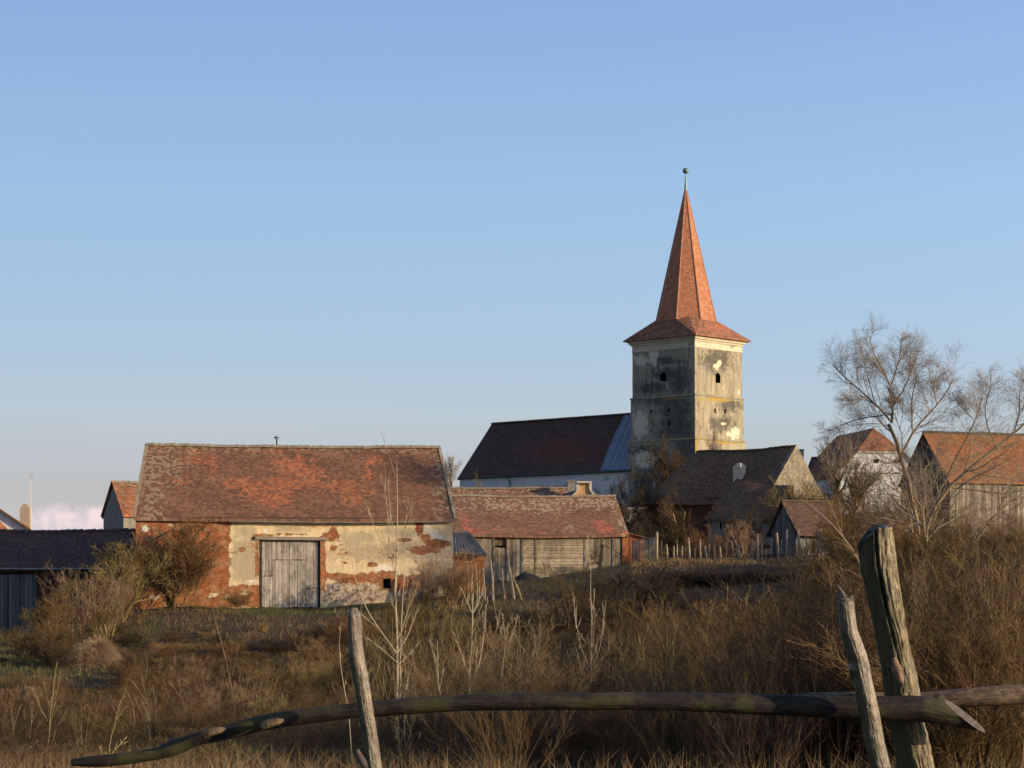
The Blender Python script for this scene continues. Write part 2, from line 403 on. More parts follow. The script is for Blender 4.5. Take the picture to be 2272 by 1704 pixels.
def plank_mat(name, c1, c2, c3, pw=.14, horiz=False, moss=0.0, gapd=.3, geo=False):
    s = Sh(name); u, v, _ = s.sep(s.uv)
    if horiz: u, v = v, u
    uw = s.math('ADD', u, s.math('MULTIPLY', s.noise(s.uv, .8, 2), .05))
    ur = s.math('DIVIDE', uw, pw); ci = s.math('FLOOR', ur); fu = s.math('FRACT', ur)
    r = s.cell(ci, 3.0)
    g = s.noise(s.uv, 3, 6, .7, sc=(1, 9, 1) if horiz else (9, 1, 1))
    b = s.noise(s.uv, .9, 4)
    k = s.math('ADD', s.math('MULTIPLY', r, .5), s.math('ADD', s.math('MULTIPLY', g, .5), s.math('MULTIPLY', b, .25)))
    c = s.ramp(k, [(.3, c1), (.6, c2), (.85, c3)])
    if moss: c = s.mix(s.math('MULTIPLY', s.step(b, .5, .7), moss), c, (.10, .10, .035))
    gap = s.math('MULTIPLY', s.step(fu, 0.0, .09), s.step(fu, 1.0, .91))
    if geo:
        k = s.math('ADD', s.math('MULTIPLY', r, .75), s.math('ADD', s.math('MULTIPLY', g, .2), s.math('MULTIPLY', b, .25)))
        c = s.ramp(k, [(.2, c1), (.6, c2), (1.0, c3)])
        c = s.mul(c, s.ramp(s.noise(s.obj, 1.6, 6, .72, sc=(1, 1, .5)), [(.34, (.42, .38, .34)), (.52, (1.0, .97, .93)), (.7, (1.15, 1.12, 1.05))]), .85 if not moss else 1.0)
        c = s.mul(c, s.ramp(s.noise(s.obj, 22, 4, .7, sc=(1, 1, .12) if not horiz else (.12, 1, 1)), [(.35, .6), (.6, 1.1)]))
        return s.out(c, .9, g, .0008)
    c = s.mul(c, s.ramp(gap, [(0, gapd), (1, 1)]))
    return s.out(c, .9, s.math('ADD', gap, s.math('MULTIPLY', g, .6)), .008)

def simple_mat(name, c1, c2, scale=6, rough=.85, metal=0, bump=.01, spec=.25, sc=None):
    s = Sh(name); n = s.noise(s.obj, scale, 5, .65, sc=sc)
    return s.out(s.ramp(n, [(.3, c1), (.7, c2)]), rough, n, bump, spec, metal)

def twig_mat(name, c1, c2, c3, rnd=.5):
    s = Sh(name); r = s.rnd(); n = s.noise(s.obj, 1.7, 3)
    geo = s.nt.nodes.new('ShaderNodeNewGeometry'); wn = s.noise(geo.outputs['Position'], .085, 4, .6)   # stands of different growth
    k = s.math('ADD', s.math('MULTIPLY', r, rnd), s.math('MULTIPLY', n, 1 - rnd))
    k = s.math('ADD', k, s.math('MULTIPLY', s.math('SUBTRACT', wn, .5), 1.5 * rnd))
    c = s.ramp(k, [(.15, c1), (.5, c2), (.85, c3)])
    wn2 = s.noise(geo.outputs['Position'], .14, 3, .6)
    c = s.mix(s.math('MULTIPLY', s.step(wn2, .42, .66), rnd), c, s.mul(c, (1.02, .80, .62)))
    return s.out(c, .8, spec=.15)

M['barn_tile'] = tile_mat('barn_roof_tiles', (.095, .052, .034), (.165, .080, .046), (.27, .135, .075), (.38, .135, .06), lich=(.36, .30, .19), lichen=.36)
M['gable_tile'] = tile_mat('orange_roof_tiles', (.12, .06, .034), (.21, .10, .055), (.33, .16, .085), (.40, .14, .06), lichen=.3)
M['wood_tile'] = tile_mat('lichened_roof_tiles', (.11, .06, .038), (.185, .095, .058), (.29, .16, .095), (.44, .13, .08), lich=(.50, .42, .27), lichen=.34)
M['dark_tile'] = tile_mat('old_dark_roof_tiles', (.045, .032, .024), (.095, .056, .040), (.16, .092, .062), (.16, .06, .04), lich=(.10, .10, .07), lichen=.15)
M['brown_tile'] = tile_mat('mossy_brown_roof_tiles', (.07, .044, .026), (.145, .085, .048), (.24, .14, .075), (.32, .14, .06), lich=(.22, .17, .08), lichen=.3)
M['spire_tile'] = tile_mat('spire_tiles', (.26, .105, .055), (.39, .165, .085), (.50, .235, .13), (.44, .18, .095), lich=(.19, .08, .055), lichen=.28, tw=.2, th=.22)
M['eave_tile'] = tile_mat('spire_skirt_tiles', (.10, .06, .04), (.25, .115, .065), (.40, .18, .10), (.42, .14, .08), lich=(.07, .055, .04), lichen=.3, tw=.2, th=.2)
M['right_tile'] = tile_mat('rusty_roof_tiles', (.17, .075, .03), (.27, .115, .045), (.38, .165, .07), (.40, .14, .06), lich=(.16, .12, .05), lichen=.34)
M['barn_wall'] = plaster_mat('barn_plaster', (.74, .57, .33), (.54, .44, .275), (.70, .63, .50), .2)
M['tower_wall'] = plaster_mat('tower_plaster', (.39, .34, .23), (.15, .135, .105), (.58, .51, .36), .48, moss=(.34, .24, .06), brick=((.20, .16, .11), (.15, .12, .08)))
M['white_wall'] = plaster_mat('whitewash', (.66, .65, .62), (.42, .41, .38), (.72, .7, .66), .15)
M['cornice'] = plaster_mat('cornice_plaster', (.62, .54, .38), (.38, .32, .22), (.7, .62, .48), .2)
M['grey_wall'] = plaster_mat('grey_render', (.30, .27, .22), (.18, .16, .13), (.42, .38, .3), .3)
M['red_wall'] = plaster_mat('dark_brick_wall', (.10, .065, .05), (.08, .05, .04), (.2, .15, .1), .3, brick=((.15, .055, .03), (.09, .035, .02)))
M['brick_wall'] = plaster_mat('orange_brick_wall', (.42, .18, .07), (.30, .12, .05), (.5, .3, .15), .25)
M['yellow_wall'] = plaster_mat('ochre_plaster', (.62, .36, .17), (.5, .27, .12), (.75, .62, .45), .2)
M['grey_plank'] = plank_mat('grey_boards', (.14, .115, .085), (.26, .22, .165), (.40, .345, .265), .15, geo=True)
M['door_plank'] = plank_mat('barn_door_boards', (.30, .265, .22), (.40, .36, .305), (.50, .45, .39), .15, geo=True)
M['pale_plank'] = plank_mat('pale_boards', (.24, .20, .15), (.40, .33, .24), (.52, .44, .32), .15, geo=True)
M['hplank'] = plank_mat('horizontal_boards', (.20, .165, .11), (.31, .26, .18), (.42, .36, .26), .15, True, .3, geo=True)
M['blue_plank'] = plank_mat('weathered_blue_boards', (.065, .060, .054), (.115, .108, .098), (.18, .17, .155), .15)
M['dark_wood'] = simple_mat('dark_wood', (.03, .022, .016), (.08, .06, .045), 7)
M['beam'] = simple_mat('lintel_wood', (.15, .11, .08), (.34, .28, .21), 5, sc=(1, 1, 6))
M['void'] = simple_mat('dark_interior', (.008, .007, .006), (.015, .012, .01), 3)
M['zinc'] = simple_mat('old_zinc', (.22, .20, .18), (.42, .39, .34), 3, .5, .5)
M['copper'] = simple_mat('green_copper', (.10, .17, .15), (.20, .29, .25), 8, .5, .3)
M['bluemetal'] = simple_mat('blue_painted_sheet', (.16, .19, .22), (.23, .265, .30), 2.2, .45, .2)
M['gutter_green'] = simple_mat('green_gutter_paint', (.03, .06, .055), (.06, .10, .09), 4, .5)
M['iron'] = simple_mat('dark_iron', (.02, .02, .022), (.06, .05, .05), 8, .6, .3)
M['ridge'] = simple_mat('lichened_ridge_tiles', (.18, .135, .085), (.34, .28, .185), 2.6, .95)
M['ridge_dark'] = simple_mat('dark_ridge_tiles', (.05, .04, .03), (.13, .11, .08), 2.6, .95)
M['chimney'] = plaster_mat('chimney_plaster', (.42, .35, .26), (.26, .2, .15), (.6, .52, .4), .25)
M['coal'] = simple_mat('coal', (.006, .006, .007), (.03, .028, .03), 9)
def corr():
    s = Sh('corrugated_iron'); n = s.noise(s.uv, 1.6, 4)
    return s.out(s.ramp(n, [(.3, (.10, .13, .17)), (.6, (.22, .26, .31)), (.8, (.30, .22, .17))]), .45, spec=.4, metal=.5)
M['corr'] = corr()
M['twig_brown'] = twig_mat('brown_twigs', (.065, .040, .018), (.145, .093, .042), (.29, .195, .095))
M['twig_olive'] = twig_mat('olive_twigs', (.07, .051, .017), (.145, .107, .036), (.28, .215, .085))
M['twig_dark'] = twig_mat('dark_twigs', (.025, .018, .011), (.048, .034, .019), (.095, .066, .036))
M['twig_pink'] = twig_mat('rosy_brown_twigs', (.08, .052, .032), (.165, .11, .068), (.31, .215, .14))
M['twig_red'] = twig_mat('rust_twigs', (.12, .068, .03), (.20, .118, .05), (.30, .18, .08))
M['sapling'] = twig_mat('pale_sapling_bark', (.26, .215, .13), (.37, .31, .20), (.48, .41, .29), .2)
M['shoot'] = twig_mat('olive_shoot_bark', (.17, .14, .055), (.27, .22, .10), (.38, .32, .17), .5)
M['willow'] = twig_mat('willow_twigs', (.17, .135, .10), (.25, .20, .145), (.34, .28, .20), .2)
def bark(name, c1, c2, c3, moss=.3, scl=8, rough=.72, spec=.35):
    s = Sh(name); g = s.noise(s.uv, scl, 6, .7, sc=(1, .35, 1)); n = s.noise(s.obj, 5, 5, .6)
    c = s.ramp(s.math('ADD', s.math('MULTIPLY', g, .6), s.math('MULTIPLY', n, .4)), [(.32, c1), (.5, c2), (.68, c3)])
    ck = s.noise(s.uv, 60, 4, .7, sc=(1, .12, 1)); sp_ = s.noise(s.obj, 30, 5, .75)
    c = s.mul(c, s.ramp(sp_, [(.35, .5), (.62, 1.25)])); c = s.mul(c, s.ramp(ck, [(.36, .35), (.52, 1.05)]))
    g = s.math('ADD', g, s.math('MULTIPLY', ck, .8))
    c = s.mix(s.math('MULTIPLY', s.step(s.noise(s.obj, 2.4, 5, .65), .5, .64), moss), c, (.10, .095, .022))
    c = s.mix(s.math('MULTIPLY', s.step(s.math('ADD', s.attr('moss_shade'), s.math('MULTIPLY', s.math('SUBTRACT', n, .5), 1.3)), .35, .75), .85), c, (.050, .046, .014))  # painted shade down one side, in a dark moss green
    return s.out(c, rough, s.math('ADD', g, s.math('MULTIPLY', n, .5)), .012, spec)
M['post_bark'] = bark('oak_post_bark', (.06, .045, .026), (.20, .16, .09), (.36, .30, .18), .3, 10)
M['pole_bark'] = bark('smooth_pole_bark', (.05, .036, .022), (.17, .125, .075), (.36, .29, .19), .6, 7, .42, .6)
M['rail_bark'] = bark('dark_rail_bark', (.005, .004, .0025), (.017, .012, .008), (.055, .041, .026), .35, 6)
M['rail2_bark'] = bark('brown_rail_bark', (.05, .032, .02), (.13, .088, .05), (.22, .155, .09), .2, 6)
M['cut_wood'] = simple_mat('weathered_cut_wood', (.06, .048, .038), (.14, .115, .095), 14, sc=(1, 1, 5))
M['stake'] = simple_mat('bleached_stakes', (.20, .16, .10), (.42, .35, .25), 9)
M['stake_moss'] = simple_mat('mossy_stakes', (.22, .18, .06), (.45, .38, .18), 5)

# ------------------------------------------------------------------ terrain
CT = []
def ct(px, D, z): CT.append(((px - CX) / F * D, D, z))
for px in (-900, 300, 1136, 2000, 3200):
    for D in (4, 14): ct(px, D, -1.6)
for px in (-600, 200, 800, 1400, 2000, 2800):
    ct(px, 25, -2.3); ct(px, 45, -3.7 if px < 1700 else -3.2)
for px in (-300, 200, 600, 1000, 1400): ct(px, 62, -4.4); ct(px, 78, -4.2)
for px, D, z in [(300, 112, -1.72), (640, 112.5, -1.72), (820, 113.5, -1.5), (1000, 114, -1.1), (500, 100, -2.6), (800, 100, -2.5), (500, 90, -3.6), (850, 90, -3.5),
                 (-300, 120, -3.2), (0, 120, -3.1), (180, 120, -2.9), (0, 100, -3.5), (160, 110, -2.6), (0, 85, -3.9), (260, 104, -2.4),
                 (1200, 134, -.25), (1050, 134, -.4), (1380, 134, .1), (1200, 120, -.7), (1180, 105, -2.0), (1200, 90, -3.1), (1070, 113, -1.1),
                 (1640, 128, .93), (1450, 128, .93), (1820, 128, 1.0), (1640, 122.5, .75), (1500, 122.5, .6), (1640, 118.5, -.1), (1500, 118.5, -.3), (1640, 106, -1.1), (1450, 100, -2.0), (1700, 90, -2.6), (1700, 70, -3.9),
                 (2050, 110, .5), (2272, 110, .8), (2272, 90, -.6), (2050, 90, -1.1), (2050, 66, -2.9), (2400, 66, -2.6), (2150, 145, 2.8), (2400, 145, 3), (1740, 140, 1.4),
                 (1380, 215, 5), (1560, 200, 5.5), (1560, 168, 3), (1900, 190, 6), (1200, 235, 4.5), (1100, 165, 1.2), (300, 150, -2), (0, 170, -1.5), (-400, 170, -2),
                 (2300, 250, 6), (1136, 280, 3), (0, 260, -2), (2600, 190, 6)]: ct(px, D, z)
CT = np.array(CT)
def _tp(r2): return np.where(r2 > 1e-9, .5 * r2 * np.log(r2 + 1e-12), 0)
_SC = 40.0
_X = CT[:, :2] / _SC
_K = _tp(((_X[:, None] - _X[None]) ** 2).sum(-1)) + np.eye(len(CT)) * 2e-4
_Pm = np.c_[np.ones(len(CT)), _X]
_A = np.block([[_K, _Pm], [_Pm.T, np.zeros((3, 3))]])
_W = np.linalg.solve(_A, np.r_[CT[:, 2], 0, 0, 0])
def ground_z(x, y, rough=True):
    x = np.atleast_1d(np.asarray(x, float)); y = np.atleast_1d(np.asarray(y, float))
    q = np.stack([x, y], -1).reshape(-1, 2) / _SC
    out = np.empty(len(q))
    for i in range(0, len(q), 20000):
        c = q[i:i + 20000]
        out[i:i + 20000] = _tp(((c[:, None] - _X[None]) ** 2).sum(-1)) @ _W[:-3] + _W[-3] + c @ _W[-2:]
    xr, yr = q[:, 0] * _SC, q[:, 1] * _SC
    far = np.clip((np.maximum(np.abs(xr) - 60, 0) + np.maximum(yr - 270, 0)) / 60, 0, 1)
    far = np.maximum(far, np.clip((2 - yr) / 6, 0, 1)); far = far * far * (3 - 2 * far)
    base = np.where(yr < 20, -1.6, -3.0)
    out = np.clip(out, -6, 9) * (1 - far) + base * far
    if rough:
        r = .10 * wob(xr, yr, 1.0, 1.1) + .05 * wob(xr, yr, 4.0, 3.3)
        out += r * np.clip((yr - 12) / 20, .15, 1) * (1 - far)
    return out.reshape(x.shape)
def gz(x, y): return float(ground_z(x, y)[0])

def build_ground():
    xs = np.unique(np.concatenate([np.linspace(-2500, -90, 14), np.arange(-90, -45, 5), np.arange(-45, 48, .55), np.arange(48, 95, 5), np.linspace(95, 2500, 14)]))
    ys = np.unique(np.concatenate([np.linspace(-400, -10, 6), np.arange(-10, 12, 1.0), np.arange(12, 140, .6), np.arange(140, 270, 2.5), np.linspace(275, 4000, 20)]))
    X, Y = np.meshgrid(xs, ys); Z = ground_z(X.ravel(), Y.ravel()).reshape(X.shape)
    g = G(); g.add(np.stack([X.ravel(), Y.ravel(), Z.ravel()], 1), grid_faces(len(xs) - 1, len(ys) - 1), np.stack([X.ravel(), Y.ravel()], 1))
    s = Sh('ground_earth_and_grass')
    n1 = s.noise(s.uv, .16, 5, .6); n2 = s.noise(s.uv, 1.3, 6, .7); n3 = s.noise(s.uv, 7, 5, .7)
    brown = s.ramp(s.math('ADD', s.math('MULTIPLY', n2, .5), s.math('MULTIPLY', n3, .5)), [(.32, (.028, .020, .012)), (.5, (.070, .049, .030)), (.68, (.15, .108, .068))])
    green = s.ramp(n3, [(.3, (.040, .040, .015)), (.55, (.080, .074, .030)), (.75, (.13, .118, .052))])
    gf = s.math('ADD', s.attr('green'), s.math('ADD', s.math('MULTIPLY', s.math('SUBTRACT', n1, .5), .7), s.math('MULTIPLY', s.math('SUBTRACT', n2, .5), .7)))
    c = s.mix(s.step(gf, .35, .62), brown, green)
    m = s.out(c, .97, s.math('ADD', n2, s.math('MULTIPLY', n3, .6)), .10, .1)
    gfld = blobs([(80, 1460, 110, 60), (60, 1640, 260, 50), (630, 1358, 130, 9), (300, 1400, 70, 35), (1300, 1296, 120, 8), (1640, 1295, 240, 4), (1300, 1620, 160, 60), (900, 1345, 160, 12), (260, 1400, 70, 30)])
    o = g.build('ground', m, attrs={'green': gfld}, smooth=True)
    tag(o, kind='structure')
build_ground()

# ------------------------------------------------------------------ buildings
def frame(px, D, ang):
    a = math.radians(ang); O = np.array([(px - CX) / F * D, D])
    return O, np.array([math.cos(a), math.sin(a)]), np.array([-math.sin(a), math.cos(a)])
def len_to(O, u, px):
    k = (px - CX) / F; return (k * O[1] - O[0]) / (u[0] - k * u[1])
def pt(O, u, v, s, t, z): return np.array([O[0] + u[0] * s + v[0] * t, O[1] + u[1] * s + v[1] * t, z])
def slant(O, u, v, px, t=0.0):
    return len_to(O + v * t, u, px)

def ridge_row(name, A, B, mat, parent, r=.13, seg=.38, tilt=.035):
    A, B = np.asarray(A), np.asarray(B); L = np.linalg.norm(B - A); n = max(1, int(L / seg)); g = G()
    e = (B - A) / L; sd_ = norm(np.cross(e, [0, 0, 1])); up = np.cross(sd_, e)
    rr = random.Random(int(L * 1000))
    for i in range(n):
        p0 = A + e * (i * L / n - .02); p1 = A + e * ((i + 1) * L / n + .03)
        j = rr.uniform(-.012, .012)
        r0, r1 = r + .02, r - .01
        ring = []
        for p, q, dz in ((p0, r0, tilt * .6), (p1, r1, 0)):
            for a in np.linspace(-.15, math.pi + .15, 7):
                ring.append(p + sd_ * math.cos(a) * q + up * (math.sin(a) * q * .9 + dz + j))
        fs = [(k, k + 1, 8 + k, 7 + k) for k in range(6)] + [tuple(range(7))[::-1], tuple(range(7, 14))]
        g.add(np.array(ring), fs)
    return g.build(name, mat, parent)

def gable_house(root, O, u, v, L, W, zb, ze, zr, wallm, roofm, ov_e=.28, ov_g=.18, hipL=0, hipR=0, holes=(), sag=.04, seed=1, attrs_w=None, attrs_r=None,
                ridgem=None, step=.3, gable_mat=None, leanL=0, leanR=0, rstep=.5, ridge_r=.13):
    """ridge along u; front wall plane t=0, back t=W."""
    g = G(); wall(g, O, u, L, zb, ze, holes, step, .02, seed)
    p = lambda s, t, z: pt(O, u, v, s, t, z)
    h = W / 2; k = (zr - ze) / h
    g.add([p(0, W, zb), p(L, W, zb), p(L, W, ze), p(0, W, ze)], [(1, 0, 3, 2)])
    for s_, hip in ((0, hipL), (L, hipR)):
        top = zr - .12 if hip == 0 else ze
        Vs = [p(s_, 0, zb), p(s_, W, zb), p(s_, W, ze)] + ([p(s_ + (leanL if s_ == 0 else -leanR), h, top)] if hip == 0 else []) + [p(s_, 0, ze)]
        f = tuple(range(len(Vs)))
        g.add(Vs, [f if s_ > 0 else f[::-1]], [(0 + t, z) for t, z in ([(0, zb), (W, zb), (W, ze)] + ([(h, top)] if hip == 0 else []) + [(0, ze)])])
    wo = g.build('wall', wallm, root, attrs=attrs_w)
    g = G(); e = .10; z_e = ze + e - ov_e * k
    sl = -ov_g if hipL == 0 else -ov_e; sr = L + (ov_g if hipR == 0 else ov_e)
    rl = -ov_g + leanL if hipL == 0 else hipL; rr_ = L + ov_g - leanR if hipR == 0 else L - hipR
    T = slab(g, p(sl, -ov_e, z_e), p(sr, -ov_e, z_e), p(rr_, h, zr + e), p(rl, h, zr + e), .13, rstep, sag, seed)
    slab(g, p(sr, W + ov_e, z_e), p(sl, W + ov_e, z_e), p(rl, h, zr + e), p(rr_, h, zr + e), .13, 1.5, 0, seed + 5)
    if hipL: slab(g, p(sl, W + ov_e, z_e), p(sl, -ov_e, z_e), p(rl, h, zr + e), p(rl, h, zr + e), .13, rstep, 0, seed + 2)
    if hipR: slab(g, p(sr, -ov_e, z_e), p(sr, W + ov_e, z_e), p(rr_, h, zr + e), p(rr_, h, zr + e), .13, rstep, 0, seed + 3)
    zero = lambda px, py, V: np.zeros(len(px))
    ro = g.build('roof', roofm, root, attrs=attrs_r or {'patch': zero, 'lichen': zero})
    if ridgem:
        # follow the sagging ridge
        top = T[-1]; A, B = top[0], top[-1]
        ridge_row('ridge_tiles', A + [0, 0, -.02], B + [0, 0, -.02], ridgem, ro, ridge_r) if sag < .02 else ridge_poly('ridge_tiles', top, ridgem, ro, ridge_r)
    return wo, ro, dict(p=p, h=h, k=k, z_e=z_e, T=T)
def ridge_poly(name, pts, mat, parent, r):
    g = G(); pts = np.asarray(pts); d = np.r_[0, np.cumsum(np.linalg.norm(np.diff(pts, axis=0), axis=1))]
    L = d[-1]; n = max(1, int(L / .38)); rr = random.Random(int(L * 977))
    at = lambda s: np.array([np.interp(s, d, pts[:, k]) for k in range(3)])
    for i in range(n):
        p0, p1 = at(i * L / n), at((i + 1) * L / n); e = norm(p1 - p0); p0 = p0 - e * .03; p1 = p1 + e * .03
        sd_ = norm(np.cross(e, [0, 0, 1])); up = np.cross(sd_, e); j = rr.uniform(-.02, .015)
        ring = [p + sd_ * math.cos(a) * q + up * (math.sin(a) * q * .9 + dz + j) for p, q, dz in ((p0, r - .015, -.02), (p1, r + .02, .0)) for a in np.linspace(-.15, math.pi + .15, 7)]
        g.add(np.array(ring), [(k, k + 1, 8 + k, 7 + k) for k in range(6)] + [tuple(range(7))[::-1], tuple(range(7, 14))])
    return g.build(name, mat, parent)

def beam(g, A, B, w, h):
    A, B = np.asarray(A, float), np.asarray(B, float); e = norm(B - A)
    ref = np.array([0, 0, 1.0]) if abs(e[2]) < .9 else np.array([0, 1.0, 0])
    a = norm(np.cross(e, ref)) * w / 2; b = norm(np.cross(a, e)) * h / 2
    V = [A - a - b, A + a - b, A + a + b, A - a + b, B - a - b, B + a - b, B + a + b, B - a + b]
    Lh = float(np.linalg.norm(B - A))
    g.add(V, [(0, 3, 2, 1), (4, 5, 6, 7), (0, 1, 5, 4), (1, 2, 6, 5), (2, 3, 7, 6), (3, 0, 4, 7)], [(0, 0), (w, 0), (w, h), (0, h), (Lh, 0), (Lh + w, 0), (Lh, h), (Lh, h + w)])
def rod(g, pts, r, k=8):
    pts = np.asarray(pts, float); R = np.full(len(pts), r) if np.isscalar(r) else np.asarray(r, float)
    V, f, uv = tubes(pts[None], R[None], k); n = len(pts)
    g.add(V, f, uv); b = g.n - len(V)
    for c in (tuple(range(k))[::-1], tuple(range((n - 1) * k, n * k))): g.f.setdefault(k, []).append(np.array([c]) + b)
def boards(g, O, u, s0, s1, z0, z1, pw=.15, t=.03, off=.0, rng=None, ragged=0.05, gap=.016, horiz=False):
    rng = rng or random.Random(5); inn = np.array([-u[1], u[0]])
    a, b = (z0, z1) if horiz else (s0, s1); x = a
    while x < b - .02:
        w = min(pw * rng.uniform(.75, 1.3), b - x); tt = t * rng.uniform(.94, 1.08); lo = rng.uniform(0, ragged); hi = rng.uniform(0, ragged * .4)
        if horiz: q = [(s0, x), (s1, x), (s1, x + w - gap), (s0, x + w - gap)]
        else: q = [(x, z0 + lo), (x + w - gap, z0 + lo), (x + w - gap, z1 - hi), (x, z1 - hi)]
        jit = [rng.uniform(0, .012) for _ in range(4)]; V = []
        for o_ in (-tt, 0):
            for qi, (s_, z_) in enumerate(q):
                V.append((O[0] + u[0] * s_ + inn[0] * (off + o_ - (.03 if horiz and qi < 2 else 0) - jit[qi]), O[1] + u[1] * s_ + inn[1] * (off + o_ - (.03 if horiz and qi < 2 else 0) - jit[qi]), z_))
        uo = rng.randrange(300) * .15
        uvq = [((s_, uo + .03 + .06 * (z_ - x) / max(w, .01)) if horiz else (uo + .03 + .06 * (s_ - x) / max(w, .01), z_ + uo)) for s_, z_ in q]
        g.add(V, [(0, 1, 2, 3), (7, 6, 5, 4), (0, 4, 5, 1), (1, 5, 6, 2), (2, 6, 7, 3), (3, 7, 4, 0)], uvq + uvq)
        x += w

# ---- the large plastered barn
def big_barn():
    O, u, v = frame(301, 112, 8.4); L = len_to(O, u, 1005); W = 9.6
    zb, ze = -2.6, zat(1141, 112) - .12; zr = zat(990, 112 + W / 2 + 1) - .10
    root = empty('barn', (*(O + u * L / 2), -1.7), 'long brick barn with peeling cream plaster, red tiled roof and closed grey board gate', 'barn')
    D_at = lambda px: 112 + u[1] * len_to(O, u, px)
    s = lambda px: len_to(O, u, px)
    zz = lambda px, py: zat(py, D_at(px))
    door = (s(575), s(711), -2.6, zz(640, 1199), False); win = (s(849), s(868), zz(858, 1307), zz(858, 1282), False)
    brick = blobs([(398, 1245, 112, 125, 'r'), (545, 1322, 42, 24, 'r'), (630, 1187, 72, 2.5), (740, 1184, 8, 15, 'r'), (739, 1217, 9, 5), (775, 1279, 66, 8, 'r'), (800, 1284, 44, 8, 'r'),
                   (915, 1292, 40, 15, 'r'), (940, 1221, 40, 8), (930, 1172, 9, 20), (944, 1192, 12, 10), (895, 1198, 17, 4), (972, 1206, 28, 9), (585, 1191, 22, 7), (859, 1290, 20, 22, 'r'), (720, 1188, 14, 4),
                   (800, 1177, 10, 2.5), (870, 1236, 14, 3), (770, 1228, 12, 3), (716, 1260, 7, 60), (570, 1240, 4, 50), (583, 1156, 5, 6), (600, 1232, 1, 1), (826, 1253, 12, 5), (536, 1220, 9, 6), (765, 1250, 10, 3)])
    bfull = brick; resid = blobs([(322, 1172, 18, 22), (330, 1200, 10, 12), (340, 1325, 36, 12), (430, 1312, 44, 8), (470, 1322, 30, 10), (380, 1165, 20, 6), (540, 1318, 22, 8), (455, 1175, 16, 8), (360, 1240, 12, 20)])
    brick = lambda px, py, V: np.clip(bfull(px, py, V) - .62 * resid(px, py, V), 0, 1)
    grey = blobs([(545, 1245, 34, 48, 'r'), (800, 1190, 60, 18), (890, 1180, 70, 12), (830, 1225, 110, 24), (540, 1180, 30, 18), (960, 1240, 40, 18), (650, 1172, 40, 9), (975, 1260, 30, 30)])
    pale = blobs([(322, 1172, 17, 20), (935, 1160, 9, 9), (948, 1172, 9, 9), (962, 1184, 9, 9), (976, 1196, 7, 8), (852, 1262, 18, 8), (500, 1152, 14, 5), (560, 1290, 14, 3), (350, 1300, 30, 6), (590, 1180, 5, 8), (340, 1330, 40, 14), (330, 1190, 14, 12)])
    rub = blobs([(775, 1315, 62, 22, 'r'), (880, 1318, 60, 12, 'r'), (440, 1330, 60, 14), (735, 1325, 30, 16)])
    moss = blobs([(640, 1352, 500, 6, 'r')])
    patch = blobs([(434, 1003, 15, 9), (420, 1024, 22, 8), (460, 1020, 18, 14), (470, 1042, 14, 14), (400, 1067, 20, 9), (575, 1085, 46, 26), (600, 1110, 30, 20), (655, 1035, 44, 22), (690, 1052, 34, 12), (640, 1075, 60, 22), (620, 1108, 46, 18), (740, 1085, 60, 22),
                   (775, 1105, 30, 20), (833, 1020, 20, 11), (818, 1060, 11, 42), (700, 1072, 50, 10), (960, 1019, 6, 4), (530, 1072, 26, 16), (600, 1002, 60, 4)])
    dark = [(700, 1118, 36, 24)]
    df = blobs(dark)
    pfn = lambda px, py, V: np.clip(patch(px, py, V) * 1.0 - df(px, py, V), 0, 1)
    lich = blobs([(650, 989, 400, 9, 'r'), (335, 1060, 26, 90, 'r'), (365, 1020, 40, 40), (980, 1070, 14, 90, 'r')])
    wo, ro, d = gable_house(root, O, u, v, L, W, zb, ze, zr, M['barn_wall'], M['barn_tile'], .22, .10, holes=[door, win], sag=.045, seed=2.4, step=.14,
                            attrs_w=dict(fleck=blobs([(860, 1222, 130, 34), (760, 1225, 50, 36), (960, 1255, 50, 20), (560, 1215, 30, 30), (700, 1165, 160, 10)]), brick=brick, grey=grey, pale=pale, rubble=rub, moss=moss), attrs_r=dict(patch=pfn, lichen=lich), ridgem=M['ridge'], leanL=.55, leanR=.3, rstep=.35, ridge_r=.14)
    p = d['p']
    # verge mortar along both roof ends
    for s0, s1 in ((-.10, -.10 + .55), (L + .10, L + .10 - .3)):
        g = G(); a = p(s0, -.22, d['z_e'] + .03); b = p(s1, W / 2, zr + .12); n = 14
        for i in range(n):
            beam(g, a + (b - a) * i / n, a + (b - a) * ((i + 1.06) / n) + [0, 0, .012], .16, .07)
        g.build('verge', M['ridge'], ro)
    # gate: two leaves of boards, set back in the reveal
    g = G(); sleeve(g, O, u, door, .45, False); g.build('gate_reveal', M['brick_wall'], root)
    rng = random.Random(3); mid = (door[0] + door[1]) / 2 - .02; z0, z1 = zz(640, 1349), door[3] - .02
    for a, b in ((door[0] + .16, mid - .01), (mid + .01, door[1] - .12)):
        g = G(); zsplit = z0 + (z1 - z0) * (.28 if a < mid - .2 else .62)
        wch = (b - a)
        q = [a, a + wch * .38, b] if a < mid - 1 else [a, a + wch * .30, a + wch * .62, b]
        for qa, qb in zip(q[:-1], q[1:]):
            zj = z0 + (z1 - z0) * (rng.choice([.30, .48, .66, .72])); boards(g, O, u, qa, qb, z0, zj - .02, .14, .035, .17, rng, .06, .013); boards(g, O, u, qa, qb, zj, z1 - .03, .14, .035, .168, rng, .0, .013)
        lf = g.build('gate_leaf', M['door_plank'], root)
        for f in (.15, .85):
            g = G(); zc = z0 + (z1 - z0) * f; beam(g, p(a, .24, zc), p(b, .24, zc), .05, .14); g.build('cross_bar', M['dark_wood'], lf)
    g = G(); beam(g, p(door[0] - .02 + .09, .16, zb), p(door[0] + .07, .16, z1), .16, .14); g.build('gate_post', M['dark_wood'], root)
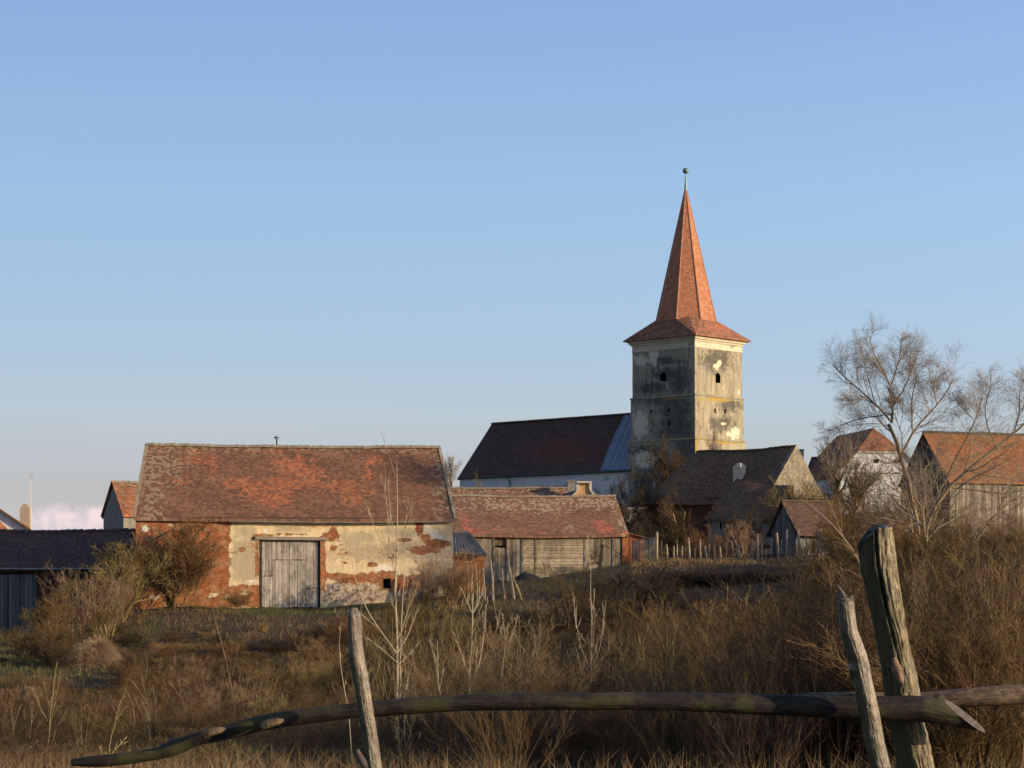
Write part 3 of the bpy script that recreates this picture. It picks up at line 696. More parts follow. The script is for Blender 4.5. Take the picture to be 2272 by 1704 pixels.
    g = G(); beam(g, p(door[1] - .05, .16, zb), p(door[1] - .05, .16, z1), .12, .12); g.build('gate_post', M['dark_wood'], root)
    g = G(); zl = zz(640, 1195); beam(g, p(s(566), .02, zl + .03), p(s(729), .02, zl - .01), .30, .17); g.build('lintel', M['beam'], root)
    g = G(); sleeve(g, O, u, win, .35, True, -.02); wn = g.build('window', M['void'], root)
    M.setdefault('rail2_bark', M['beam']); g = G()
    for sx in (win[0] + .02, win[1] - .02): beam(g, p(sx, .06, win[2]), p(sx, .06, win[3]), .05, .06)
    beam(g, p(win[0], .06, win[3] - .03), p(win[1], .06, win[3] - .03), .06, .06); beam(g, p(win[0], .05, win[2] + .02), p(win[1], .05, win[2] + .02), .08, .05)
    g.build('frame', M['rail2_bark'], wn)
    # half-round gutter along the eave from x=507 rightwards, sagging
    g = G(); s0, s1 = s(507), L + .16; n = 24; zg = d['z_e'] - .10
    S = np.linspace(s0, s1, n + 1); rings = []
    for q in S:
        w_ = (q - s0) / (s1 - s0); zc = zg - .06 * math.sin(w_ * math.pi) - .03 + .04 * w_ + .008 * math.sin(q * 3.1)
        for a in np.linspace(math.pi, 2 * math.pi, 7):
            rings.append(p(q, -.30 + .07 * math.cos(a), zc + .07 * math.sin(a)))
    g.add(np.array(rings), grid_faces(6, n)); rings2 = np.array(rings) + [0, 0, .006]; g.add(rings2, grid_faces(6, n)[:, ::-1])
    g.build('gutter', M['zinc'], root)
    for i in range(0, n, 3):
        q = S[i]; g = G(); rod(g, [p(q, 0, zg + .08), p(q, -.3, zg - .10)], .012, 4); g.build('gutter_bracket', M['iron'], root)
    # eave board / rafter tails
    g = G(); beam(g, p(-.05, -.06, d['z_e'] + .02), p(L + .05, -.06, d['z_e'] + .02), .10, .10); g.build('eave_board', M['dark_wood'], root)
    # iron vane behind the ridge
    vx = slant(O, u, v, 614, W / 2 + .35); b = p(vx, W / 2 + .35, zr - .2); zt = zat(964, b[1])
    g = G(); rod(g, [b, [b[0], b[1], zr + .42], [b[0], b[1], zt]], [.055, .045, .012], 6)
    for hh, w_ in ((.17, .16), (.26, .12)):
        rod(g, [[b[0] - w_, b[1], zt - hh], [b[0] + w_, b[1], zt - hh + .02]], .016, 5)
        rod(g, [[b[0], b[1] - w_, zt - hh + .03], [b[0], b[1] + w_, zt - hh + .03]], .016, 5)
    g.add(np.array([[b[0] - .13, b[1], zt - .18], [b[0] - .02, b[1], zt - .22], [b[0] - .02, b[1], zt - .12], [b[0] - .13, b[1] + .01, zt - .10]]), [(0, 1, 2, 3)])
    g.build('weather_vane', M['iron'], root)
big_barn()

# ---- gabled outbuilding behind the barn, left
def small_gable():
    D = 137; O, u, v = frame(274, D, 27); W = 4.6; L = 6
    ze = zat(1149, D) + .25; zr = zat(1069, D + 2)
    root = empty('outbuilding', (*(O + u * 2), -2), 'tall grey gabled outbuilding with orange tiled roof peeping from behind the barn end', 'outbuilding')
    wo, ro, d = gable_house(root, O, u, v, L, W, -2.6, ze, zr - .1, M['grey_wall'], M['gable_tile'], .18, .06, ridgem=M['ridge'], seed=5, sag=.03,
                attrs_r=dict(patch=blobs([(295, 1115, 22, 22), (290, 1140, 16, 12)]), lichen=blobs([(285, 1070, 40, 9, 'r'), (262, 1100, 6, 50, 'r')])))
    p = d['p']; g = G(); n = 8
    for t0, z0, t1, z1 in ((-.18, d['z_e'], W / 2, zr + .0), (W + .18, d['z_e'], W / 2, zr + .0)):
        beam(g, p(-.08, t0, z0 + .02), p(-.08, t1, z1 + .02), .10, .12)
    g.build('verge_tiles', M['gable_tile'], ro, attrs=dict(patch=lambda px, py, V: np.full(len(px), .8), lichen=lambda px, py, V: np.zeros(len(px))))
small_gable()

# ---- long dark shed at the left edge
def dark_shed():
    D = 120.5; O, u, v = frame(-140, D, -1.0); L = len_to(O, u, 292); W = 7.6
    ze = zat(1264, D) + .22; zr = zat(1176, D + W / 2) - .1
    root = empty('shed', (*(O + u * L / 2), -3), 'long low shed with black tiled roof and blue grey doors in shade', 'shed')
    s = lambda px: len_to(O, u, px)
    door = (s(-60), s(84), -3.6, ze - .35, False)
    wo, ro, d = gable_house(root, O, u, v, L, W, -3.6, ze, zr, M['red_wall'], M['dark_tile'], .35, .15, holes=[door], ridgem=M['ridge_dark'], seed=7, sag=.05)
    p = d['p']
    g = G(); sleeve(g, O, u, door, .3, True); g.build('door_reveal', M['dark_wood'], root)
    rng = random.Random(8)
    a, b = door[0] + .03, door[1] - .03
    cuts = [a, s(18), s(53), b]
    for q0, q1 in zip(cuts[:-1], cuts[1:]):
        g = G(); boards(g, O, u, q0 + .02, q1 - .02, -3.3, door[3] - .12, .2, .03, .08, rng, .05); g.build('door_leaf', M['blue_plank'], root)
    g = G(); beam(g, p(door[0] - .2, -.01, door[3] + .06), p(door[1] + .2, -.01, door[3] + .06), .2, .2); g.build('door_beam', M['dark_wood'], root)
    g = G(); rod(g, [p(-.1, -.42, d['z_e'] - .06), p(L * .5, -.42, d['z_e'] - .09), p(L + .1, -.42, d['z_e'] - .07)], .05, 8); g.build('gutter', M['zinc'], root)
dark_shed()

# ---- white house with chimney, far left
def left_house():
    D = 166; root = empty('house', P(-60, 1300, D + 4), 'white gabled house with reddish roof and stout plastered chimney beyond the dark shed', 'house')
    pk = P(-75, 1078, D); re = P(92, 1190, D); le = P(-242, 1190, D); back = np.array([-2.9, 8.0, 0])
    g = G(); zb = -2.2
    V = [pk, re, [re[0] - .4, D, zb], [le[0] + .4, D, zb], le]; V = [np.array(q, float) for q in V]
    g.add(V + [q + back for q in V], [(0, 4, 3, 2, 1), (5, 6, 7, 8, 9), (1, 2, 7, 6), (3, 4, 9, 8)])
    g.build('wall', M['white_wall'], root)
    g = G(); o = np.array([0, -.35, .05])
    A, B, C, Dd = re + o + [.15, 0, -.1], re + back + [.15, 0, -.1], pk + back, pk + o
    slab(g, A, B, C + [0, 0, .05], Dd, .16, .5, .02, 1); slab(g, le + back + [-.15, 0, -.1], le + o + [-.15, 0, -.1], Dd, C + [0, 0, .05], .16, .8, .0, 1)
    z0 = lambda px, py, V: np.zeros(len(px))
    ro = g.build('roof', M['gable_tile'], root, attrs=dict(patch=z0, lichen=z0))
    # lower tiled roof in front, parallel to the verge
    g = G(); q1, q2 = P(-40, 1118, D - .9), P(24, 1180, D - .9)
    f = np.array([-1.6, -1.6, -1.0])
    slab(g, q1 + f, q2 + f * .9 + [0, 0, -.2], q2, q1, .12, .4, .01, 3)
    g.add([q1 + [0, 0, -.1], q2 + [0, 0, -.1], q2 + [0, .8, -1.5], q1 + [0, .8, -1.5]], [(0, 1, 2, 3)])
    g.build('porch_roof', M['gable_tile'], root, attrs=dict(patch=lambda px, py, V: np.full(len(px), .7), lichen=z0))
    c0, c1 = P(43.5, 1180, D + 3), P(66, 1127, D + 3)
    g = G(); g.box((c0[0], D + 3, c0[2] - 1), (c1[0], D + 3.8, c1[2])); ch = g.build('chimney', M['chimney'], ro)
    g = G(); w_ = c1[0] - c0[0]
    g.box((c0[0] + .06, D + 3.06, c1[2]), (c1[0] - .06, D + 3.74, c1[2] + .16)); g.box((c0[0] + .2, D + 3.2, c1[2] + .16), (c1[0] - .25, D + 3.5, c1[2] + .33))
    g.build('chimney_cap', M['chimney'], ch)
    D2 = D - 1.5; a = P(69.5, 1185, D2); t = P(67, 1043, D2)
    m = empty('antenna', (a[0], a[1], a[2]), 'thin tall television mast with short antenna rods at its top, beside the white house', 'antenna')
    g = G(); rod(g, [[a[0], a[1], -2], a, t], [.04, .03, .02], 6); g.build('mast', M['zinc'], m)
    g = G()
    for k, y in enumerate((1050, 1054, 1058, 1062)):
        z = zat(y, D2); rod(g, [[t[0] - .04, D2, z], [t[0] + .26 - .03 * k, D2 - .1, z]], .012, 4)
    g.build('antenna_rod', M['iron'], m)
left_house()

# ---- church: tower with spire, nave
def church():
    A2 = np.array([-.719, .695]); B2 = np.array([.695, .719])     # along the left face / the right face
    D = 210.0; C = np.array([(1541.6 - CX) / F * D, D]); La = len_to(C, A2, 1403.3); Lb = len_to(C, B2, 1645.6)
    cen = C + A2 * La / 2 + B2 * Lb / 2
    root = empty('church', (*cen, 5), 'church with square plastered tower, tall red tiled spire and long dark nave roof', 'church')
    zE = zat(741.6, D - 1.0)                        # eave
    z1 = zat(876, D); z2 = zat(974, D)
    nu = -B2                                       # outward of left face
    # stages: (offset outwards, zb, zt)
    grey = blobs([(1470, 800, 60, 10), (1510, 850, 30, 28), (1445, 860, 40, 18), (1490, 830, 50, 20), (1500, 905, 45, 42), (1470, 890, 60, 12), (1500, 950, 50, 40), (1440, 1000, 60, 14), (1480, 1050, 60, 40), (1600, 940, 30, 20), (1430, 1085, 30, 60), (1520, 1000, 30, 60), (1590, 800, 40, 30), (1620, 900, 30, 16)])
    pale = blobs([(1632, 955, 12, 6), (1625, 962, 16, 7), (1630, 970, 8, 5), (1590, 815, 8, 6), (1596, 806, 5, 8), (1640, 870, 4, 8), (1430, 1020, 22, 18), (1450, 790, 10, 20), (1540, 870, 1, 1), (1604, 858, 3, 5), (1605, 940, 6, 4), (1420, 800, 14, 12), (1420, 940, 16, 30)])
    moss = blobs([(1590, 886, 50, 7), (1600, 982, 50, 5), (1440, 981, 40, 4), (1470, 883, 70, 3), (1545, 1010, 4, 90)])
    brick = lambda px, py, V: np.zeros(len(px)); at = dict(brick=brick, grey=grey, pale=pale, rubble=brick, moss=moss)
    def face_frames(off):
        c = C - A2 * off - B2 * off
        La_, Lb_ = La + 2 * off, Lb + 2 * off
        # left face seen from outside runs from its far-left corner to C; u must have outside on the right-hand normal (u.y,-u.x)
        return c, La_, Lb_
    def s_left(c, La_, px): return La_ - len_to(c, A2, px)
    def s_right(c, px): return len_to(c, B2, px)
    tower = bpy.data.objects.new('tower', None); COL.objects.link(tower); tower.parent = root
    tower = None
    stages = [(0.0, z1 - .02, zE - .3, 0), (.13, z2 - .02, z1 - .0, 1), (.30, 3.0, z2, 2)]
    g = G(); wins = []
    for off, zb, zt, k in stages:
        c, La_, Lb_ = face_frames(off); OL = c + A2 * La_; uL = -A2
        hl, hr = [], []
        def wl(px, py, w, h, arch):
            s_ = s_left(c, La_, px); zc = zat(py, c[1] + (La_ - s_) * A2[1]); hl.append((s_ - w / 2, s_ + w / 2, zc - h / 2, zc + h / 2, arch))
        def wr(px, py, w, h, arch):
            s_ = s_right(c, px); zc = zat(py, c[1] + s_ * B2[1]); hr.append((s_ - w / 2, s_ + w / 2, zc - h / 2, zc + h / 2, arch))
        if k == 0: wl(1471.6, 836, .80, .92, True); wr(1593, 838.5, .78, 1.02, True)
        if k == 1:
            wl(1445, 912, .22, .3, True); wl(1484, 910, .25, .36, True); wl(1485, 940, .26, .55, False); wl(1445, 956, .14, .2, True)
            wr(1586.7, 911, .26, .48, True); wr(1608.6, 912.5, .28, .46, True)
        wall(g, OL, uL, La_, zb, zt, hl, .35, .03, 2 + k); wall(g, c, B2, Lb_, zb, zt, hr, .35, .03, 5 + k)
        cb = c + B2 * Lb_; wall(g, cb, A2, La_, zb, zt, [], 1.0); wall(g, cb + A2 * La_, -B2, Lb_, zb, zt, [], 1.0)
        # ledge on top of the stage
        if k:
            cc = [c, c + B2 * Lb_, c + B2 * Lb_ + A2 * La_, c + A2 * La_]; o2 = stages[k - 1][0] - .01
            c2, a2, b2 = face_frames(o2); ci = [c2, c2 + B2 * b2, c2 + B2 * b2 + A2 * a2, c2 + A2 * a2]
            V = [(*q, zt) for q in cc] + [(*q, zt + (off - o2) * .9) for q in ci]
            g.add(V, [(i, (i + 1) % 4, 4 + (i + 1) % 4, 4 + i) for i in range(4)])
        wins += [(OL, uL, h) for h in hl] + [(c, B2, h) for h in hr]
    tw = g.build('tower', M['tower_wall'], root, attrs=at)
    for O_, u_, h in wins:
        g = G(); sleeve(g, O_, u_, h, .55, True, -.03); w_ = g.build('window' if h[1] - h[0] > .5 else 'loophole', M['void'], tw)
    # string courses
    for zc, off, hh in ((z1, .20, .13), (z2, .36, .13)):
        g = G(); c, a_, b_ = face_frames(off); ring = [c, c + B2 * b_, c + B2 * b_ + A2 * a_, c + A2 * a_]
        c2, a2, b2 = face_frames(off - .15); ri = [c2, c2 + B2 * b2, c2 + B2 * b2 + A2 * a2, c2 + A2 * a2]
        V = [(*q, zc - hh) for q in ri] + [(*q, zc - .03) for q in ring] + [(*q, zc + .04) for q in ring] + [(*q, zc + .16) for q in ri]
        f = [(4 * r + i, 4 * r + (i + 1) % 4, 4 * r + 4 + (i + 1) % 4, 4 * r + 4 + i) for r in range(3) for i in range(4)]
        g.add(V, f); g.build('string_course', M['tower_wall'], tw, attrs=at)
    # moulded cornice below the eaves
    g = G(); prof = [(0, -1.15), (.06, -1.15), (.06, -1.05), (.02, -1.03), (.02, -.55), (.12, -.50), (.16, -.36), (.30, -.30), (.34, -.14), (.46, -.10), (.48, .02)]
    V = []
    for off, dz in prof:
        c, a_, b_ = face_frames(off); V += [(*q, zE + dz) for q in (c, c + B2 * b_, c + B2 * b_ + A2 * a_, c + A2 * a_)]
    g.add(V, [(4 * r + i, 4 * r + (i + 1) % 4, 4 * r + 4 + (i + 1) % 4, 4 * r + 4 + i) for r in range(len(prof) - 1) for i in range(4)])
    g.build('cornice', M['cornice'], tw, attrs=dict(brick=blobs([(1628, 777, 4, 1.5), (1560, 750, 10, 1)]), grey=blobs([(1470, 775, 80, 3)]), pale=brick, rubble=brick, moss=brick))
    # skirt: square eave to octagon, then the spire
    offE = .70; c, a_, b_ = face_frames(offE)
    sq = [c, c + B2 * b_, c + B2 * b_ + A2 * a_, c + A2 * a_]      # near, right, far, left
    zO = zat(708, D + 2.6); ap = np.array([cen[0], cen[1], zat(411, cen[1])])
    ap[0] = (1521.6 - CX) / F * cen[1]
    oc = []
    ra = (1589 - 1457) / F * (D + 5) / 2 * 1.0
    for q, (d1, d2) in enumerate(((-A2, -B2), (-A2, B2), (A2, B2), (A2, -B2))):   # corners near, right, far, left
        pass
    # octagon vertices with facets facing the faces and the corners
    hw = ra * .98; tt = hw * math.tan(math.radians(22.5))
    o8 = []
    for n_, t_ in ((-A2, B2), (B2, A2), (A2, -B2), (-B2, -A2)):
        # facet facing n_: endpoints along t_
        pass
    ang0 = math.atan2(-B2[1], -B2[0])    # direction of the left face's outward normal
    Rv = hw / math.cos(math.radians(22.5))
    for k in range(8):
        a = ang0 + math.radians(22.5 + 45 * k); o8.append(np.array([ap[0] + Rv * math.cos(a), cen[1] + Rv * math.sin(a), zO]))
    # k=0..1: facet facing corner between left face (-B2) and (-A2) = near corner
    z0 = lambda px, py, V: np.zeros(len(px))
    g = G()
    zsk = zE + .05
    sqz = [np.array([*q, zsk]) for q in sq]
    order = {0: 0, 1: 1, 2: 2, 3: 3}
    # near corner facet: vertices o8[0],o8[1]; right corner: o8[2],o8[3]; far: 4,5; left: 6,7
    for i in range(4):
        a, b = o8[2 * i], o8[2 * i + 1]; m_ = (a + b) / 2; m_[2] = zO + .28; cn = sqz[i]
        nx = sqz[(i + 1) % 4]; c0 = o8[(2 * i + 2) % 8]; mid2 = (b + c0) / 2
        # side slope from the eave between corners i and i+1 up to octagon facet b..c0, wrapping to both corner folds
        mN = (o8[(2 * i + 2) % 8] + o8[(2 * i + 3) % 8]) / 2; mN[2] = zO + .28
        nseg = 10
        for (p0, p1, q1, q0) in ((cn, nx, c0, b),):
            slab(g, p0, p1, q1, q0, .10, .6, .0, i)
        Vt = np.array([cn, b, m_, a, ]); 
        def uvt(Q):
            e = norm(b - a); return np.stack([(Q - a) @ e, (Q - a)[:, 2] * 1.4], 1)
        g.add(np.array([cn, b, m_]), [(0, 1, 2)], uvt(np.array([cn, b, m_]))); g.add(np.array([cn, m_, a]), [(0, 1, 2)], uvt(np.array([cn, m_, a])))
    sk = g.build('roof_skirt', M['eave_tile'], root, attrs=dict(patch=blobs([(1600, 725, 40, 12), (1425, 735, 20, 10)]), lichen=blobs([(1520, 722, 40, 14), (1420, 745, 60, 6)])))
    g = G()
    for k in range(8):
        a, b = o8[k] + [0, 0, -.02], o8[(k + 1) % 8] + [0, 0, -.02]; n = 30
        t = np.linspace(0, 1, n + 1)[:, None]
        fl = 0.0
        l = a * (1 - t) + ap * t; r = b * (1 - t) + ap * t
        V = np.empty((2 * (n + 1), 3)); V[0::2] = l; V[1::2] = r
        e = norm(b - a); up_ = norm(ap - (a + b) / 2)
        uv = np.stack([(V - a) @ e + k * 7.3, (V - a) @ up_], 1)
        f = np.array([(2 * i, 2 * i + 1, 2 * i + 3, 2 * i + 2) for i in range(n)])
        g.add(V, f, uv)
    spt = g.build('spire', M['spire_tile'], root, attrs=dict(patch=z0, lichen=z0))
    g = G()
    for k in range(8):
        rod(g, [o8[k], o8[k] * .5 + ap * .5, ap], [.085, .07, .04], 5)
    g.build('hip_tiles', simple_mat('spire_hip_tiles', (.33, .13, .08), (.55, .30, .20), 5), spt)
    g = G(); t = ap; rod(g, [t - [0, 0, .5], t + [0, 0, .15], t + [0, 0, 1.0]], [.16, .12, .05], 8)
    zt = zat(370, cen[1]); rod(g, [t + [0, 0, .9], [t[0], t[1], zt]], .025, 6)
    fin = g.build('finial', M['copper'], spt)
    g = G(); zc = zat(379, cen[1]); r = 7.2 / F * cen[1]; n1, n2 = 16, 10
    th, ph = np.meshgrid(np.linspace(0, 2 * np.pi, n1 + 1), np.linspace(0, np.pi, n2 + 1))
    V = np.stack([t[0] + r * np.cos(th) * np.sin(ph), t[1] + r * np.sin(th) * np.sin(ph), zc - r * .92 * np.cos(ph)], -1).reshape(-1, 3)
    g.add(V, grid_faces(n1, n2)); g.build('ball', M['copper'], spt, smooth=True)
    # ---- nave
    ho = .35
    S0 = C + A2 * La - B2 * ho                                # front eave line start
    e_z = zat(1041.6, 215.5); hw_n = Lb / 2 + ho; r_z = zat(918.5, 220.4)
    Rs = S0 + B2 * hw_n
    ke = lambda px: -0 + len_to(S0, A2, px); kr = lambda px: len_to(Rs, A2, px)
    Le = ke(1057); Lr = kr(1091)
    Ef = lambda q, z=e_z: np.array([*(S0 + A2 * q), z]); Er = lambda q: np.array([*(Rs + A2 * q), r_z]); Eb = lambda q: np.array([*(S0 + B2 * 2 * hw_n + A2 * q), e_z])
    g = G()
    slab(g, Ef(Le), Ef(-.02), Er(-.02), Er(Lr), .15, .7, .05, 3)
    slab(g, Eb(-.02), Eb(Le), Er(Lr), Er(-.02), .15, 2, .0, 3)
    # polygonal east end
    ex = S0 + A2 * (Le + 5.0) + B2 * (hw_n * .48); ex2 = S0 + A2 * (Le + 5.0) + B2 * (hw_n * 1.52)
    E1 = np.array([*ex, e_z]); E2 = np.array([*ex2, e_z]); R0 = Er(Lr)
    slab(g, E1, Ef(Le), R0, R0, .15, .7, 0, 4); slab(g, E2, E1, R0, R0, .15, .7, 0, 4); slab(g, Eb(Le), E2, R0, R0, .15, .7, 0, 4)
    nr = g.build('nave_roof', M['dark_tile'], root, attrs=dict(patch=blobs([(1250, 1000, 90, 30)]), lichen=blobs([(1200, 930, 260, 6, 'r')])))
    ridge_row('ridge_tiles', Er(0), Er(Lr), M['ridge_dark'], nr, .16)
    # blue sheet metal against the tower, lying on the roof plane
    g = G(); slope_n = norm(np.cross(np.array([*(-A2), 0]), Er(0) - Ef(0))); slope_n = slope_n if slope_n[2] > 0 else -slope_n
    def onroof(px, w_):   # w_: 0 eave..1 ridge
        b0 = S0 + B2 * hw_n * w_; q = len_to(b0, A2, px); return np.array([*(b0 + A2 * q), e_z + (r_z - e_z) * w_]) + slope_n * .05
    pts = [(1334, 0), (1349, .33), (1364, .62), (1376, .80), (1388, 1.0)]
    Lp = [onroof(a, w_) for a, w_ in pts]
    Rp = [np.array([*(S0 + B2 * hw_n * w_ - A2 * .0), e_z + (r_z - e_z) * w_]) + slope_n * .05 for _, w_ in pts]
    V = np.array(Lp + Rp); n = len(pts)
    g.add(np.concatenate([V, V - slope_n * .04]), [(i, n + i, n + i + 1, i + 1) for i in range(n - 1)] + [(0, 2 * n, 3 * n, n)] + [(i, i + 1, 2 * n + i + 1, 2 * n + i) for i in range(n - 1)])
    mr = g.build('metal_roofing', M['bluemetal'], nr)
    g = G()
    for fq in (.0, .2, .4, .6, .8):
        a = Lp[0] * (1 - fq) + Rp[0] * fq; wtop = 1.0
        b = Lp[-1] * (1 - fq) + Rp[-1] * fq
        if fq == 0:
            for i in range(n - 1): beam(g, Lp[i] + slope_n * .02, Lp[i + 1] + slope_n * .02, .10, .05)
        else: beam(g, a + slope_n * .02, b + slope_n * .02, .04, .04)
    g.build('standing_seam', M['bluemetal'], mr)
    # walls (0.35 m inside the eave)
    g = G(); wi = .35
    W0 = S0 + B2 * wi
    hl = []
    wall(g, W0 + A2 * Le, -A2, Le, 2.5, e_z - .05, hl, .5, .02, 4)
    e1 = ex + B2 * .1 - A2 * .3; Lx = np.linalg.norm(W0 + A2 * Le - e1); wall(g, e1, (W0 + A2 * Le - e1) / Lx, Lx, 2.5, e_z - .05, [], .5)
    e2 = ex2 - A2 * .3 - B2 * .1; Lx = np.linalg.norm(e1 - e2); wall(g, e2, (e1 - e2) / Lx, Lx, 2.5, e_z - .05, [], .5)
    bk = S0 + B2 * (2 * hw_n - wi); wall(g, bk, A2, Le, 2.5, e_z - .05, [], 1)
    g.build('nave_wall', M['white_wall'], root, attrs=dict(brick=brick, grey=blobs([(1180, 1083, 100, 4), (1260, 1080, 20, 6), (1345, 1062, 12, 6), (1360, 1090, 10, 18), (1390, 1055, 6, 16), (1370, 1140, 26, 20)]), pale=brick, rubble=brick, moss=brick))
    # slit in the nave wall
    g = G(); rod(g, [Ef(Le, e_z - .12), Ef(0, e_z - .12)], .09, 8); g.build('gutter', M['gutter_green'], root)
    q = ke(1122); q2 = ke(1127.5)
    d1 = np.array([*(W0 + A2 * q2 - B2 * .09), 0]); g = G(); a = Ef(q, e_z - .15); b = d1.copy(); b[2] = e_z - .75; c_ = d1.copy(); c_[2] = 3
    rod(g, [a, a * .5 + b * .5 + [0, 0, .1], b, c_], .06, 8); g.build('downpipe', M['gutter_green'], root)
church()
for o_ in list(bpy.data.objects):
    if o_.name == 'tower' and o_.type == 'EMPTY': bpy.data.objects.remove(o_)
for o_ in bpy.data.objects:
    if o_.name.startswith('tower.'): o_.name = 'tower'

# ---- wooden barn with lichened roof (middle)
def wood_barn():
    D = 134; O, u, v = frame(985, D, 7.5); L = len_to(O, u, 1390); W = 7
    s = lambda px: len_to(O, u, px); Dp = lambda px: D + u[1] * s(px); zz = lambda px, py: zat(py, Dp(px))
    ze = zat(1187, 135.3) + .12; zr = zat(1101, 138.6) - .1
    root = empty('barn', (*(O + u * L / 2), -.2), 'low barn walled with weathered boards under a brown tiled roof with two bright red patches', 'barn')
    door = (s(1097), s(1124), zz(1110, 1290), zz(1110, 1193), False)
    z0 = lambda px, py, V: np.zeros(len(px))
    patch = blobs([(1033, 1165, 7, 24), (1045, 1176, 14, 8), (1062, 1179, 18, 4), (1095, 1174, 10, 5), (1330, 1166, 16, 13), (1345, 1174, 22, 9), (1378, 1185, 16, 4), (1028, 1145, 5, 14), (1200, 1184, 170, 2)])
    lich = blobs([(1190, 1104, 200, 6, 'r'), (1170, 1120, 120, 14), (1330, 1115, 60, 16), (1388, 1170, 14, 20), (1268, 1172, 8, 6)])
    wo, ro, d = gable_house(root, O, u, v, L, W, -1.0, ze, zr, M['grey_plank'], M['wood_tile'], .3, .12, holes=[door], ridgem=M['ridge'], seed=11, sag=.05,
                            attrs_r=dict(patch=patch, lichen=lich), rstep=.35, leanR=.2)
    p = d['p']; rng = random.Random(11)
    zt = ze - .12
    g = G(); boards(g, O, u, s(1052), door[0] - .05, -.7, zt, .16, .03, -.02, rng, .2); boards(g, O, u, door[1] + .05, s(1158), -.7, zt, .17, .03, -.02, rng, .25); g.build('board_cladding', M['grey_plank'], root); g = G()
    boards(g, O, u, s(1298), s(1338), zz(1318, 1250), zt, .15, .03, -.05, rng, .1); boards(g, O, u, s(1338), s(1376), -.2, zt, .17, .03, -.02, rng, .15)
    g.build('board_cladding', M['grey_plank'], root)
    g = G(); boards(g, O, u, s(1160), s(1297), -.6, zt, .17, .03, -.03, rng, .05, horiz=True); g.build('horizontal_boards', M['hplank'], root); g = G(); boards(g, O, u, s(1300), s(1336), -.5, zz(1318, 1252), .17, .03, -.02, rng, .05, horiz=True)
    g.build('horizontal_boards', M['hplank'], root)
    for px in (1053, 1095.5, 1125.5, 1158.5, 1188, 1297.5, 1337, 1360):
        g = G(); beam(g, p(s(px), -.07, -.8), p(s(px), -.07, zt), .12, .10); g.build('post', M['grey_plank'], root)
    g = G(); sleeve(g, O, u, door, .3, True); g.build('doorway', M['void'], root)
    g = G(); boards(g, O, u, door[0] + .02, door[1] - .02, zz(1110, 1292), zz(1110, 1214), .17, .03, -.01, rng, .15); g.build('door', M['pale_plank'], root)
    g = G(); boards(g, O, u, door[0] + .02, door[1] - .02, zz(1110, 1211), door[3] - .02, .2, .02, .06, rng, .01); g.build('transom_panel', M['rail2_bark'], root)
    g = G(); beam(g, p(-.1, -.22, d['z_e'] - .09), p(L + .1, -.22, d['z_e'] - .09), .06, .12); g.build('eave_board', M['dark_wood'], root)
    # open dark gap where boards are missing
    g = G(); sleeve(g, O, u, (s(1136), s(1146), zz(1140, 1262), zz(1140, 1208)), .05, True, .075); g.build('gap', M['void'], root)
    # brick pier at the right end
    g = G(); c0 = s(1388); wall(g, O - v * .12, u, 0.01, 0, 1); g = G()
    q = p(L - .25, -.14, 0)
    V = [p(L - .3, -.14, -.6), p(L + .12, -.14, -.6), p(L + .12, -.14, ze + .1), p(L - .3, -.14, ze + .1), p(L - .3, .4, -.6), p(L + .12, .4, -.6), p(L + .12, .4, ze + .1), p(L - .3, .4, ze + .1)]
    g.add(V, [(0, 1, 2, 3), (1, 5, 6, 2), (3, 2, 6, 7), (0, 3, 7, 4)], [(0, 0), (.45, 0), (.45, 2.6), (0, 2.6), (.5, 0), (1, 0), (1, 2.6), (.5, 2.6)])
    g.build('brick_pier', M['brick_wall'], root)
wood_barn()

